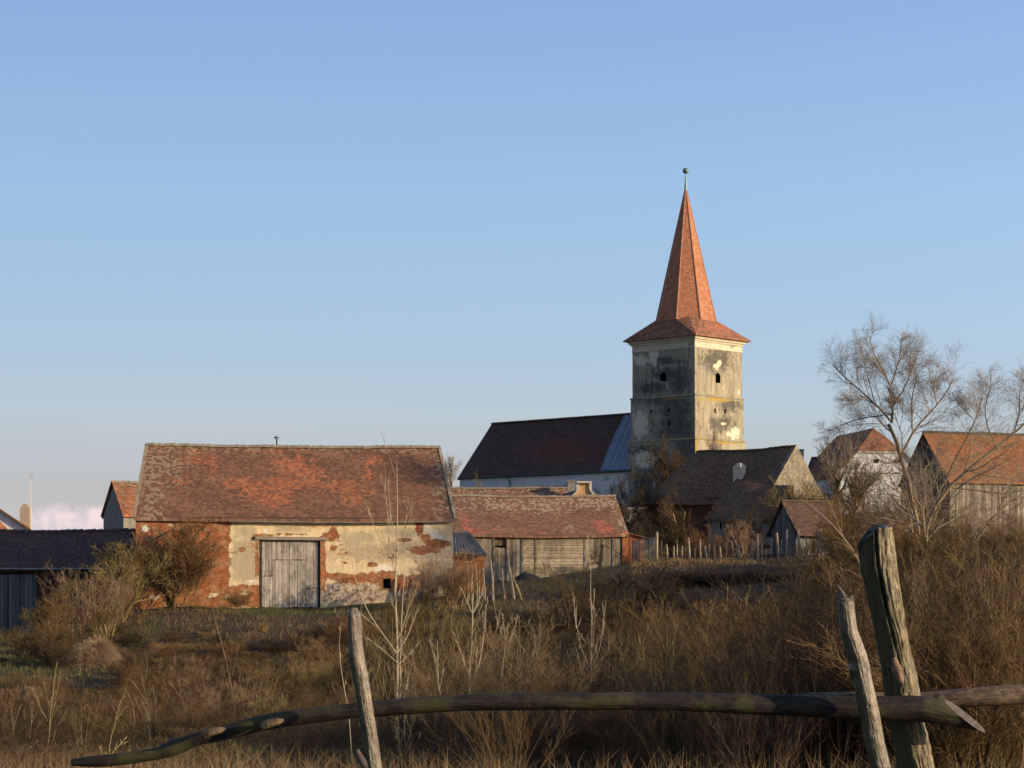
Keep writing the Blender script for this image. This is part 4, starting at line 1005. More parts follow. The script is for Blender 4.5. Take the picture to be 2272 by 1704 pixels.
# ---- house with curved pediment gable behind it
def gable_pediment_house():
    D = 158; O, u, v = frame(900, D, 4); W = 8; L = len_to(O, u, 1300)
    zr = zat(1083.5, D + 5); ze = zr - 3.4
    root = empty('house', (*(O + u * L / 2), 1), 'long tiled house roof with ochre shaped pediment gable standing behind the wooden barn', 'house')
    z0 = lambda px, py, V: np.zeros(len(px))
    wo, ro, d = gable_house(root, O, u, v, L - 1.0, W, 0, ze, zr - .1, M['yellow_wall'], M['wood_tile'], .3, .1, ridgem=M['ridge'], seed=14, sag=.03,
                            attrs_r=dict(patch=z0, lichen=blobs([(1130, 1086, 200, 4, 'r')])))
    Dg = D + .3; X = lambda px: (px - CX) / F * Dg; Z = lambda py: zat(py, Dg)
    out = [(1262, 1125), (1263, 1106), (1270, 1100), (1277, 1095), (1282, 1088), (1282, 1071), (1310, 1071), (1310, 1088), (1315, 1094), (1321, 1100), (1327, 1106), (1328, 1125)]
    def plate(g, pts, y0, y1):
        n = len(pts); V = [(X(a), y0, Z(b)) for a, b in pts] + [(X(a), y1, Z(b)) for a, b in pts]
        g.add(V, [tuple(range(n))[::-1], tuple(range(n, 2 * n))] + [(i, (i + 1) % n, n + (i + 1) % n, n + i) for i in range(n)])
    g = G(); plate(g, out, Dg, Dg + .5); gb = g.build('gable', M['yellow_wall'], root)
    g = G()
    for a, b in zip(out[1:-2], out[2:-1]):
        beam(g, (X(a[0]), Dg - .06, Z(a[1])), (X(b[0]), Dg - .06, Z(b[1])), .2, .13)
    beam(g, (X(1279.5), Dg - .12, Z(1070)), (X(1312.5), Dg - .12, Z(1070)), .36, .14)
    g.build('coping', M['cornice'], gb)
    # roof of the gable wing running back
    g = G(); A, B = (X(1263), Dg + .3, Z(1107)), (X(1263), Dg + 7, Z(1107)); R0, R1 = (X(1296), Dg + .3, Z(1080)), (X(1296), Dg + 7, Z(1080)); A2_, B2_ = (X(1328), Dg + .3, Z(1107)), (X(1328), Dg + 7, Z(1107))
    slab(g, B, A, R0, R1, .1, .6, 0, 1); slab(g, A2_, B2_, R1, R0, .1, .6, 0, 1)
    g.build('wing_roof', M['wood_tile'], root, attrs=dict(patch=z0, lichen=z0))
    Dc = D + 3.2; x0, x1 = (1260 - CX) / F * Dc, (1276 - CX) / F * Dc
    g = G(); g.box((x0, Dc, zat(1098, Dc)), (x1, Dc + .6, zat(1069.5, Dc))); ch = g.build('chimney', M['grey_wall'], ro)
    g = G(); g.box((x0 - .06, Dc - .06, zat(1069.5, Dc)), (x1 + .06, Dc + .66, zat(1066.5, Dc))); g.build('chimney_cap', M['ridge'], ch)
gable_pediment_house()

# ---- corrugated lean-to between the barns
def lean_to():
    root = empty('lean_to', P(1040, 1290, 118), 'small orange brick lean-to with grey corrugated iron roof against the barn corner', 'lean-to')
    A, B = P(1003, 1225, 117.6), P(1081, 1230, 117.6); C, Dd = P(1041, 1179, 120.8), P(1003, 1180.5, 120.8)
    B1 = P(1057, 1204, 119.2)
    n, m = 70, 6; V = []
    ev = norm(Dd - A); nrm = norm(np.cross(B - A, Dd - A)); nrm = nrm if nrm[2] > 0 else -nrm
    for j in range(m + 1):
        t = j / m
        for i in range(n + 1):
            q = i / n; r = A * (1 - t) + Dd * t; l = B * (1 - t) + C * t
            p_ = r * (1 - q) + l * q
            V.append(p_ + nrm * .055 * math.sin(i * 2 * math.pi / 7))
    V = np.array(V); uv = np.stack([np.tile(np.linspace(0, 2, n + 1), m + 1), np.repeat(np.linspace(0, 3, m + 1), n + 1)], 1)
    g = G(); q = grid_faces(n, m); g.add(V, q, uv); g.add(V - nrm * .01, q[:, ::-1], uv); g.build('roof_sheet', M['corr'], root)
    g = G(); O, u, v = frame(990, 118.0, 2); s1 = len_to(O, u, 1075)
    wall(g, O, u, s1, -1.6, zat(1232, 118), [], .2, .01)
    pe = O + u * s1; 
    wall(g, pe, v, 2.6, -1.6, zat(1232, 118), [], .3)
    g.build('wall', M['brick_wall'], root)
    g = G(); beam(g, A + [0, .1, -.09], B + [-.05, .1, -.09], .08, .1); beam(g, B + [-.1, .1, -.1], C + [-.1, -.05, -.1], .06, .08); g.build('rafter', M['dark_wood'], root)
lean_to()

# ---- brick remnant and plank screen right of the wooden barn
def brick_hut():
    O, u, v = frame(1397, 136.5, 3); L = len_to(O, u, 1431); root = empty('hut', (*O, .3), 'low orange brick hut with slanting tin roof beside the wooden barn', 'hut')
    z0_, zl, zr_ = -.2, zat(1183, 136), zat(1194, 136)
    g = G(); V = [pt(O, u, v, 0, 0, z0_), pt(O, u, v, L, 0, z0_), pt(O, u, v, L, 0, zr_), pt(O, u, v, 0, 0, zl), pt(O, u, v, 0, 2, z0_), pt(O, u, v, L, 2, z0_), pt(O, u, v, L, 2, zr_), pt(O, u, v, 0, 2, zl)]
    g.add(V, [(0, 1, 2, 3), (1, 5, 6, 2), (0, 3, 7, 4), (3, 2, 6, 7)], [(0, 0), (1, 0), (1, 2.4), (0, 2.6), (0, 0), (1, 0), (1, 2.4), (0, 2.6)]); g.build('wall', M['brick_wall'], root)
    g = G(); slab(g, pt(O, u, v, -.15, -.2, zl + .08), pt(O, u, v, L + .25, -.2, zr_ + .02), pt(O, u, v, L + .25, 2.2, zr_ + .1), pt(O, u, v, -.15, 2.2, zl + .16), .06, .4, .01); g.build('roof', M['brown_tile'], root, attrs=dict(patch=blobs([]), lichen=blobs([])))
    O, u, v = frame(1402, 130.5, 0); L = len_to(O, u, 1452); root = empty('board_fence', (*(O + u * L / 2), .7), 'short upright board fence, grey and gappy, between brick hut and stake row', 'fence')
    rng = random.Random(21); x = 0; g = None
    while x < L - .05:
        w = rng.uniform(.12, .2) if x < L * .66 else rng.uniform(.2, .28); g = G(); top = zat(1196 + rng.uniform(-4, 5), 130.5)
        if x > L * .62: top = zat(1192, 130.5)
        zb = gz(*(O + u * x)) - .1
        g.box((0, 0, 0), (w, .03, top - zb), o=(O[0] + x, 130.5 + rng.uniform(-.03, .03), zb)); g.build('board', M['grey_plank'] if rng.random() < .7 else M['pale_plank'], root)
        x += w + rng.uniform(.01, .10) * (0.3 if x > L * .62 else 1)
brick_hut()

# ---- steep brown roofed house right of the tower
def steep_house():
    D0 = 164.0; Pk = np.array([(1765 - CX) / F * D0, D0]); A2 = np.array([-.70, .714]); B2 = np.array([.714, .70])
    zr = zat(990.6, D0); h = 3.4; zr2 = zr - .1; L = len_to(Pk, A2, 1530) + 1.8; ze = zat(1104, 166)
    root = empty('house', (*(Pk + A2 * L / 2), 3), 'steep brown roofed house with bare stone gable and small white chimney below the tower', 'house')
    # frame with u pointing right-near (outside on the right-hand side) -> O is the far left front corner
    u = -A2; v = B2; O = Pk + A2 * L - B2 * h
    s = lambda px: len_to(O, u, px)
    win = (s(1599), s(1607), zat(1160, 163), zat(1148, 163), False)
    lich = blobs([(1650, 1000, 130, 5), (1520, 1030, 40, 26), (1500, 1070, 40, 30)]); patch = blobs([(1541, 1012, 8, 5), (1520, 1060, 16, 10)])
    wo, ro, d = gable_house(root, O, u, v, L, 2 * h, 1.5, ze, zr2, M['red_wall'], M['brown_tile'], .35, .05, hipL=2.6, holes=[], ridgem=M['ridge_dark'], seed=17, sag=.09, attrs_r=dict(patch=patch, lichen=lich), rstep=.4)
    p = d['p']
    g = G(); e = .0
    V = [p(L + .10, -.15, ze - .1), p(L + .10, 2 * h + .15, ze - .1), p(L + .10, h, zr + .12)]
    V += [q - np.array([*u, 0]) * .35 for q in V]
    g.add(V + [], [(0, 1, 2), (5, 4, 3), (0, 2, 5, 3), (1, 4, 5, 2)], [(0, 0), (7, 0), (3.5, 4), (0, 0), (7, 0), (3.5, 4)])
    g.build('gable', M['tower_wall'], root, attrs=dict(fleck=lambda a, b, c: np.ones(len(a)), grey=lambda a, b, c: np.full(len(a), .5), pale=blobs([(1768, 1015, 5, 14)]), moss=blobs([]), brick=blobs([]), rubble=blobs([])))
    # chimney on the slope
    def on(px, w_):
        Oo = O + v * h * w_; q = len_to(Oo, u, px); return np.array([*(Oo + u * q), ze + (zr - ze) * w_])
    c0 = on(1640, .42); k = .5
    g = G(); R = np.array([[u[0], u[1], 0], [v[0], v[1], 0], [0, 0, 1]])
    g.box((-.38, -.3, -.6), (.38, .35, zat(1034, c0[1]) - c0[2]), R, c0); ch = g.build('chimney', M['cornice'], ro)
    g = G(); hh = zat(1038, c0[1]) - c0[2]; V = [(-.43, -.35, hh), (.43, -.35, hh), (.43, .4, hh), (-.43, .4, hh), (-.1, -.1, hh + .38), (.2, -.1, hh + .38), (.2, .15, hh + .38), (-.1, .15, hh + .38)]
    g.add(np.array(V) @ R + c0, [(0, 1, 5, 4), (1, 2, 6, 5), (2, 3, 7, 6), (3, 0, 4, 7), (4, 5, 6, 7), (3, 2, 1, 0)]); g.build('chimney_cap', M['cornice'], ch)
    # lower catslide wing in front with brick edge
    q = lambda px, py, D: P(px, py, D)
    a, b, c_, d_ = q(1566, 1150, 160.5), q(1760, 1156, 152.5), q(1762, 1078, 158.5), q(1634, 1062, 163.5)
    g = G(); slab(g, a, b, c_, d_, .14, .4, .10, 9); g.build('lower_roof', M['brown_tile'], root, attrs=dict(patch=blobs([(1600, 1130, 16, 8)]), lichen=blobs([(1640, 1140, 60, 8)])))
    g = G(); rng = random.Random(4); n = 9
    for i in range(n):
        t = (i + .3) / n; m_ = a * (1 - t) + d_ * t
        if t < .42: g.box((-.16, -.25, -.2), (.10, .25, .06 + rng.uniform(0, .16)), None, m_)
    g.build('brick_verge', M['brick_wall'], root)
    g = G(); w0 = np.array([a[0] + .2, a[1] + .3]); w1 = np.array([b[0] - .2, b[1] + .3]); uu = (w1 - w0); Lw = np.linalg.norm(uu); uu = uu / Lw
    sw = len_to(w0, uu, 1603); dz = w0[1] + uu[1] * sw
    hole = (sw - .42, sw + .42, zat(1175, dz), zat(1157, dz), False)
    wall(g, w0, uu, Lw, 1.0, a[2] - .1, [hole], .3, .02)
    g.build('lower_wall', M['grey_wall'], root)
    g = G(); sleeve(g, w0, uu, hole, .2, True, -.01); wn = g.build('window', M['void'], root)
    g = G()
    for x in (hole[0], (hole[0] + hole[1]) / 2, hole[1]): beam(g, (*(w0 + uu * x), hole[2]), (*(w0 + uu * x), hole[3]), .06, .07)
    for z in (hole[2], hole[3]): beam(g, (*(w0 + uu * hole[0]), z), (*(w0 + uu * hole[1]), z), .08, .07)
    g.build('window_frame', M['white_wall'], wn)
steep_house()

# ---- small board shed with pale ridge
def small_shed():
    D = 138; u = norm([.80, -.38]); u = norm([.93, .37]); v = np.array([-u[1], u[0]])
    # gable faces left-front; ridge runs right
    root_xy = P(1766, 1180, D)[:2]; O = root_xy; W = 3.4
    gpk = P(1731, 1112, D + 1.4)
    ze = zat(1176, D) + .1; zr = zat(1112.5, D + 1.6)
    L = 3.6
    root = empty('shed', (*(O + u), 1.3), 'tiny pointed shed of blue grey boards with whitish ridge behind the stake row', 'shed')
    wo, ro, d = gable_house(root, O, u, v, L, W, .8, ze, zr - .1, M['blue_plank'], M['dark_tile'], .45, .12, seed=19, sag=.03, attrs_r=dict(patch=blobs([]), lichen=blobs([])))
    p = d['p']; g = G(); beam(g, p(-.15, W / 2, zr + .06), p(L + .15, W / 2, zr + .06), .22, .08); g.build('ridge_board', M['cut_wood'], ro)
    g = G()
    for t0 in (-.2, W + .2): beam(g, p(-.14, t0, d['z_e'] + .02), p(-.14, W / 2, zr + .02), .05, .12)
    g.build('verge_board', M['dark_wood'], ro)
small_shed()

# ---- white house with half-hipped roof, far right; dark roofed house beside it
def right_white():
    D = 184; O0 = np.array([(1952 - CX) / F * D, D]); vdir = norm([-.16, .987]); u = np.array([vdir[1], -vdir[0]])
    zr = zat(950, D); h = 3.9; W2 = h; zrdg = zr; ze = zat(1050, D)
    root = empty('house', (*O0, 7), 'whitewashed gabled house with half-hipped red roof and two small dark attic windows behind the willow', 'house')
    cL = O0 - u * h; cR = O0 + u * h; k = (zr - ze) / h
    zh = zat(1001, D); th = (zr - zh) / k             # half hip starts here; offset from the axis
    g = G(); s = lambda px: len_to(cL, u, px)
    holes = [(s(1937), s(1949.5), zat(1028, D), zat(1018.5, D), False), (s(1983.5), s(2000), zat(1028, D), zat(1018.5, D), False)]
    # lower wall band
    zb = 5.0; zc = zat(1048, D)
    wall(g, cL, u, 2 * h, zb, ze, [], .3, .01)
    # gable trapezoid with openings: cells inside the outline
    us = np.unique(np.round(np.concatenate([np.arange(0, 2 * h, .12), [2 * h]] + [[q[0], q[1]] for q in holes]), 3)); zs = np.unique(np.round(np.concatenate([np.arange(ze, zh, .12), [zh]] + [[q[2], q[3]] for q in holes]), 3))
    S, Z = np.meshgrid(us, zs); V = np.stack([cL[0] + u[0] * S, cL[1] + u[1] * S, Z], -1).reshape(-1, 3)
    cs, cz = np.meshgrid((us[1:] + us[:-1]) / 2, (zs[1:] + zs[:-1]) / 2)
    keep = (np.abs(cs - h) < h - (cz - ze) / k + .02)
    for q in holes: keep &= ~in_hole(cs, cz, q)
    g.add(V, grid_faces(len(us) - 1, len(zs) - 1, keep), np.stack([S.ravel(), Z.ravel()], 1))
    Lb = 12; bk = np.array([*(vdir * Lb), 0])
    a, b = np.array([*cL, zb]), np.array([*cR, zb]); up = np.array([0, 0, ze - zb])
    g.add([a, a + bk, a + bk + up, a + up], [(0, 3, 2, 1)]); g.add([b, b + bk, b + bk + up, b + up], [(0, 1, 2, 3)])
    z0 = lambda px, py, V: np.zeros(len(px))
    g.build('wall', M['white_wall'], root, attrs=dict(brick=z0, pale=z0, moss=z0, rubble=z0, grey=blobs([(1920, 1060, 30, 10), (1900, 1030, 14, 10)])))
    for q in holes:
        g = G(); sleeve(g, cL, u, q, .2, True, -.01); w_ = g.build('window', M['void'], root)
    g = G(); o_ = -vdir * .08; beam(g, (*(cL + o_), zc), (*(cR + o_), zc), .22, .12); beam(g, (*(O0 - u * (th + .2) + o_), zh - .08), (*(O0 + u * (th + .2) + o_), zh - .08), .22, .12); g.build('cornice', M['white_wall'], root)
    g = G(); of = np.array([*(-vdir * .25), 0]); inset = 3.0
    Rn = np.array([*(O0 + vdir * inset), zr + .1]); Rb = np.array([*(O0 + vdir * Lb), zr + .1])
    HL = np.array([*(O0 - u * th), zh + .1]) + of; HR = np.array([*(O0 + u * th), zh + .1]) + of
    EL = np.array([*(cL - u * .3), ze - .25]) + of; ER = np.array([*(cR + u * .3), ze - .25]) + of; ELb = EL + bk; ERb = ER + bk
    inset_pt = Rn
    # apex in the photo is the near ridge point: hip triangle leans back to it
    Rn = np.array([*(O0 + vdir * 1.6), zr + .12])
    slab(g, HL, HR, Rn, Rn, .12, .5, 0, 1)
    # side slopes as quads (eave near, eave far, ridge far, ridge near) plus the strip up to the half hip
    for E, Eb, H, sg in ((EL, ELb, HL, 1), (ER, ERb, HR, -1)):
        if sg > 0: slab(g, Eb, E, H, Rb, .12, .6, 0, 2); slab(g, H, Rn, Rn, Rb, .12, .6, 0, 2)
        else: slab(g, E, Eb, Rb, H, .12, .6, 0, 2); slab(g, Rn, H, Rb, Rn, .12, .6, 0, 2)
    g.build('roof', M['gable_tile'], root, attrs=dict(patch=blobs([(1950, 980, 40, 25)]), lichen=z0))
    D = 192; O, u2, v2 = frame(1775, D, -30); zr = zat(1008, D - 3)
    root = empty('house', (*O, 5), 'dark tiled roof with a little chimney between the stone gable and the white house', 'house')
    gable_house(root, O, u2, v2, len_to(O, u2, 1850), 6, 4, zr - 3.2, zr, M['grey_wall'], M['dark_tile'], .2, .1, seed=4, sag=.02)
    g = G(); c = P(1774.5, 1020, D + 1); t = P(1783.5, 999, D + 1); g.box((c[0], D + 1, c[2] - 1), (t[0], D + 1.5, t[2])); g.box((c[0] - .05, D + .95, t[2]), (t[0] + .05, D + 1.55, t[2] + .1)); g.build('chimney', M['chimney'], root)
right_white()

# ---- rusty roofed barn at the right edge
def right_barn():
    O, u, v = frame(2107, 145, 15); W = 7.4; L = 14
    ze = zat(1068, 145) + .2; zr = zat(959, 148.6) - .1
    root = empty('barn', (*(O + u * 5), 3), 'board walled barn with rusty orange tiled roof at the right edge, gable end dark', 'barn')
    z0 = lambda px, py, V: np.zeros(len(px))
    wo, ro, d = gable_house(root, O, u, v, L, W, 1.0, ze, zr, M['grey_plank'], M['right_tile'], .3, .2, ridgem=M['ridge_dark'], seed=23, sag=.05, attrs_r=dict(patch=blobs([(2180, 1000, 90, 12)]), lichen=blobs([(2200, 1055, 120, 16, 'r')])))
    p = d['p']
    g = G(); rng = random.Random(9); boards(g, O, u, 0, L, 1.2, ze - .15, .16, .03, -.02, rng, .15); g.build('board_cladding', M['grey_plank'], root)
    g = G(); V = [p(-.08, -.1, ze - .2), p(-.08, W + .1, ze - .2), p(-.08, W / 2, zr - .05), p(-.08, -.1, 1), p(-.08, W + .1, 1)]
    g.add(V, [(0, 2, 1), (3, 0, 1, 4)]); g.build('gable_boards', M['dark_wood'], root)
right_barn()

# ---- churchyard wall
def yard_wall():
    O, u, v = frame(1385, 178, 12); L = len_to(O, u, 1500)
    root = empty('churchyard_wall', (*(O + u * L / 2), 3.5), 'low grey rendered churchyard wall with pale coping below the nave', 'wall')
    zt = zat(1130, 179); g = G(); wall(g, O, u, L, 1.5, zt, [], .3, .03); wall(g, O + v * .5 + u * L, -u, L, 1.5, zt, [], 1); g.build('wall', M['grey_wall'], root)
    g = G()
    beam(g, (*(O + v * .25), zt + .05), (*(O + v * .25 + u * L), zt + .05), .62, .14); g.build('coping', M['white_wall'], root)
yard_wall()

# ------------------------------------------------------------------ stakes, props, heap
def stakes():
    D = 128
    xs = [(1457.5, 1186, 0, 1.6), (1479, 1213, 2, 1), (1495, 1217, 1, .9), (1513, 1216, 0, .8), (1527, 1198, 3, 1.3), (1542, 1222, 0, .7), (1564, 1217, 6, 1.2), (1584, 1208, 1, .9), (1597, 1217, 5, 1.1), (1612, 1211, -1, .7),
          (1637, 1214, 4, 1.3), (1657, 1220, 1, .8), (1680, 1190, 3, 1.4), (1700, 1222, -2, .8), (1723, 1188, 4, 1.5), (1745.6, 1180, 0, 1.1), (1752, 1226, 2, .8), (1770, 1181, 7, 1.3), (1814, 1182, 3, 1.4), (1821, 1178, 5, 1.2), (1468, 1206, 1, .8), (1503, 1204, -1, .8), (1553, 1202, 2, .9), (1574, 1214, 0, .7), (1624, 1204, 2, .9), (1647, 1206, -2, .7), (1668, 1202, 1, .9), (1690, 1206, 2, .7), (1712, 1200, -1, .9), (1734, 1204, 2, .8), (1788, 1196, 3, 1.0), (1800, 1204, -1, .8)]
    root = empty('stake_fence', P(1640, 1248, D), 'ragged row of bleached wooden stakes standing along the grassy terrace', 'fence')
    rng = random.Random(31)
    for x, yt, ln, w in xs:
        yt -= 6
        Dk = D + rng.uniform(-.6, .6); t = P(x, yt, Dk); bx = P(x + ln, 1250, Dk); bx[2] = gz(bx[0], bx[1]) - .2
        m_ = (t + bx) / 2 + [rng.uniform(-.03, .03), 0, 0]
        g = G(); r = .062 * w; rod(g, [bx, m_, t - [0, 0, .08], t], [r, r * .95, r * .85, r * .45], 6); g.build('stake', M['stake'], root)
    g = G(); a = P(1457, 1231, D); b = P(1560, 1236, D + .2); c = P(1700, 1233, D); d_ = P(1825, 1225, D)
    rod(g, resample([a, b, c, d_], 14), .018, 4); g.build('wire', M['iron'], root)
    root = empty('leaning_stakes', P(1090, 1322, 112), 'cluster of crooked leaning poles at the slope below the lean-to', 'fence')
    for xb, yb, xt, yt, w, mt in [(1040, 1306, 1037, 1244, 1.2, 1), (1049, 1306, 1046, 1246, 1.0, 1), (1058, 1308, 1055, 1252, .9, 1), (1076, 1318, 1071, 1257, 1.0, 0), (1095, 1324, 1088, 1240, 1.0, 0), (1120, 1324, 1114, 1262, 1.0, 0), (1141, 1326, 1127, 1240, 1.3, 0), (1158, 1328, 1137, 1278, 1.0, 1), (1062, 1312, 1064, 1262, .8, 0)]:
        a = P(xb, yb, 112); a[2] = min(a[2], gz(a[0], a[1])) - .1; t = P(xt, yt, 112.4); g = G(); m_ = (a + t) / 2 + [rng.uniform(-.04, .04), 0, 0]
        rod(g, [a, m_, t], [.065 * w, .06 * w, .04 * w], 6); g.build('pole', M['stake_moss'] if mt else M['stake'], root)
    D = 128.5; root = empty('prop', P(1330, 1282, D), 'dark squared post with a crosspiece and slanting bar before the board barn', 'post')
    g = G(); b = P(1329, 1282, D); b[2] = gz(b[0], b[1]) - .2; beam(g, b, P(1336, 1209, D), .20, .16); g.build('post', M['dark_wood'], root)
    g = G(); beam(g, P(1331, 1206, D - .1), P(1344, 1211, D - .1), .10, .08); g.build('crosspiece', M['rail2_bark'], root)
    g = G(); rod(g, [P(1343, 1211, D - .1), P(1384, 1234, D - .3), P(1396, 1243, D - .3)], .03, 6); g.build('bar', M['rail2_bark'], root)
    for k, (x, y0, y1) in enumerate([(1276, 1242, 1266), (1303, 1235, 1270)]):
        pass
    # coal heap
    D = 127; c = P(1172, 1286, D); c[2] = gz(c[0], c[1]); n = 28; th, r = np.meshgrid(np.linspace(0, 2 * np.pi, n + 1), np.linspace(0, 1, 9))
    X = c[0] + r * np.cos(th) * 1.05; Y = c[1] + r * np.sin(th) * .7; Z = c[2] - .05 + .5 * (1 - r) ** 1.0 + .05 * wob(X * 6, Y * 6, 2)
    X = X - .18 * (1 - r)
    g = G(); g.add(np.stack([X, Y, Z], -1).reshape(-1, 3), grid_faces(n, 8)); tag(g.build('coal_heap', M['coal']), 'small black heap lying at the foot of the board barn', 'heap')
stakes()

# ------------------------------------------------------------------ near rail fence
def vnoise(u, v, per, seed):
    rng = np.random.default_rng(int(seed * 1000) + 5); tab = rng.random((per, 512))
    iu = np.floor(u).astype(int); iv = np.floor(v).astype(int); fu = u - iu; fv = v - iv; fu = fu * fu * (3 - 2 * fu); fv = fv * fv * (3 - 2 * fv)
    g_ = lambda a, b: tab[a % per, b % 512]
    return (g_(iu, iv) * (1 - fu) + g_(iu + 1, iv) * fu) * (1 - fv) + (g_(iu, iv + 1) * (1 - fu) + g_(iu + 1, iv + 1) * fu) * fv
def lumpy_tube(g, cl, rad, k=28, n=80, amp=.08, seed=0, notch=None, sq=0.0, knots=(), ridges=0.0, cap=True, bark_=0.0, flat=None):
    """cl: control points (m,3), rad: radius at each; knots (t, angle, size)"""
    cl = np.asarray(cl, float); d = np.r_[0, np.cumsum(np.linalg.norm(np.diff(cl, axis=0), axis=1))]; t = np.linspace(0, d[-1], n)
    C = resample(cl, n); R = np.interp(t, d, rad)
    T = np.gradient(C, axis=0); T /= np.linalg.norm(T, axis=1, keepdims=True)
    ref = np.array([0, -1.0, 0]); A = np.cross(T, ref); A /= np.linalg.norm(A, axis=1, keepdims=True); B = np.cross(T, A)   # B ~ towards +/-camera
    th = np.arange(k) * 2 * np.pi / k; TH, TT = np.meshgrid(th, t / d[-1])
    r = R[:, None] * (1 + amp * wob(TH * 1.0 + 0, TT * d[-1] * 3, seed) * 0)
    cx, sy = np.cos(TH), np.sin(TH)
    r = R[:, None] * (1 + amp * (np.sin(TH * 2 + seed + TT * 5) * .5 + np.sin(TH * 3 + seed * 2 - TT * 9) * .35 + np.sin(TT * 37 + TH * 1 + seed) * .3))
    if ridges:
        ph = TH * 9 + 1.2 * np.sin(TT * 16 + seed) + .9 * np.sin(TH * 2 + TT * 29)
        ph2 = TH * 17 + 2.0 * np.sin(TT * 23 + seed * 3) + np.sin(TT * 61)
        r = r + R[:, None] * ridges * (np.abs(np.sin(ph)) - .6 + .5 * np.abs(np.sin(ph2)) - .25 + .25 * np.sin(TT * 140 + TH * 6))
    if flat:
        c_ = np.cos(np.angle(np.exp(1j * (TH - flat[0])))); r = np.minimum(r, np.where(c_ > .1, R[:, None] * flat[1] / np.maximum(c_, .1), 9))
    if bark_:
        uu, vv = TH / (2 * np.pi), TT * d[-1]
        wx = (vnoise(uu * 5, vv * 3.0, 5, seed + 9) - .5) * 2.2
        f1 = 1 - np.abs(2 * vnoise(uu * 21 + wx, vv * 5.0, 21, seed) - 1); f2 = 1 - np.abs(2 * vnoise(uu * 44 + wx * 2, vv * 15, 44, seed + 1) - 1); f3 = vnoise(uu * 60, vv * 34, 60, seed + 2)
        r = r + R[:, None] * bark_ * (.55 - 1.5 * f1 ** 2.2 - .55 * f2 ** 2 + .5 * f3)
    for (kt, ka, ks) in knots:
        dd = ((TT - kt) * d[-1] / ks) ** 2 + (np.angle(np.exp(1j * (TH - ka))) * R[:, None] / ks) ** 2
        r = r + ks * .75 * np.exp(-dd * 1.6)
    if notch:
        ang, wdt, dep, tend = notch
        dd = np.abs(np.angle(np.exp(1j * (TH - ang - .12 * np.sin(TT * 11))))) / wdt
        r = r - R[:, None] * dep * np.clip(1 - dd, 0, 1) ** .6 * np.clip((tend - TT) / .12, 0, 1)
    V = C[:, None, :] + r[..., None] * (cx[..., None] * A[:, None, :] + sy[..., None] * B[:, None, :])
    V = V.reshape(-1, 3)
    i, j = np.meshgrid(np.arange(k), np.arange(n - 1)); a = j * k + i; b = j * k + (i + 1) % k
    f = np.stack([a, b, b + k, a + k], -1).reshape(-1, 4)
    uv = np.stack([(TH * R.mean()).ravel(), (TT * d[-1]).ravel()], 1)
    g.add(V, f, uv); base = g.n - len(V)
    if cap:
        c0, c1 = C[0], C[-1]
        g.add(np.array([c0, c1]), []) if False else None
        g.f.setdefault(k, []).append(np.array([list(range(k))[::-1]]) + base); g.f[k].append(np.array([list(range((n - 1) * k, n * k))]) + base)
    return V.reshape(n, k, 3), r, C, A, B

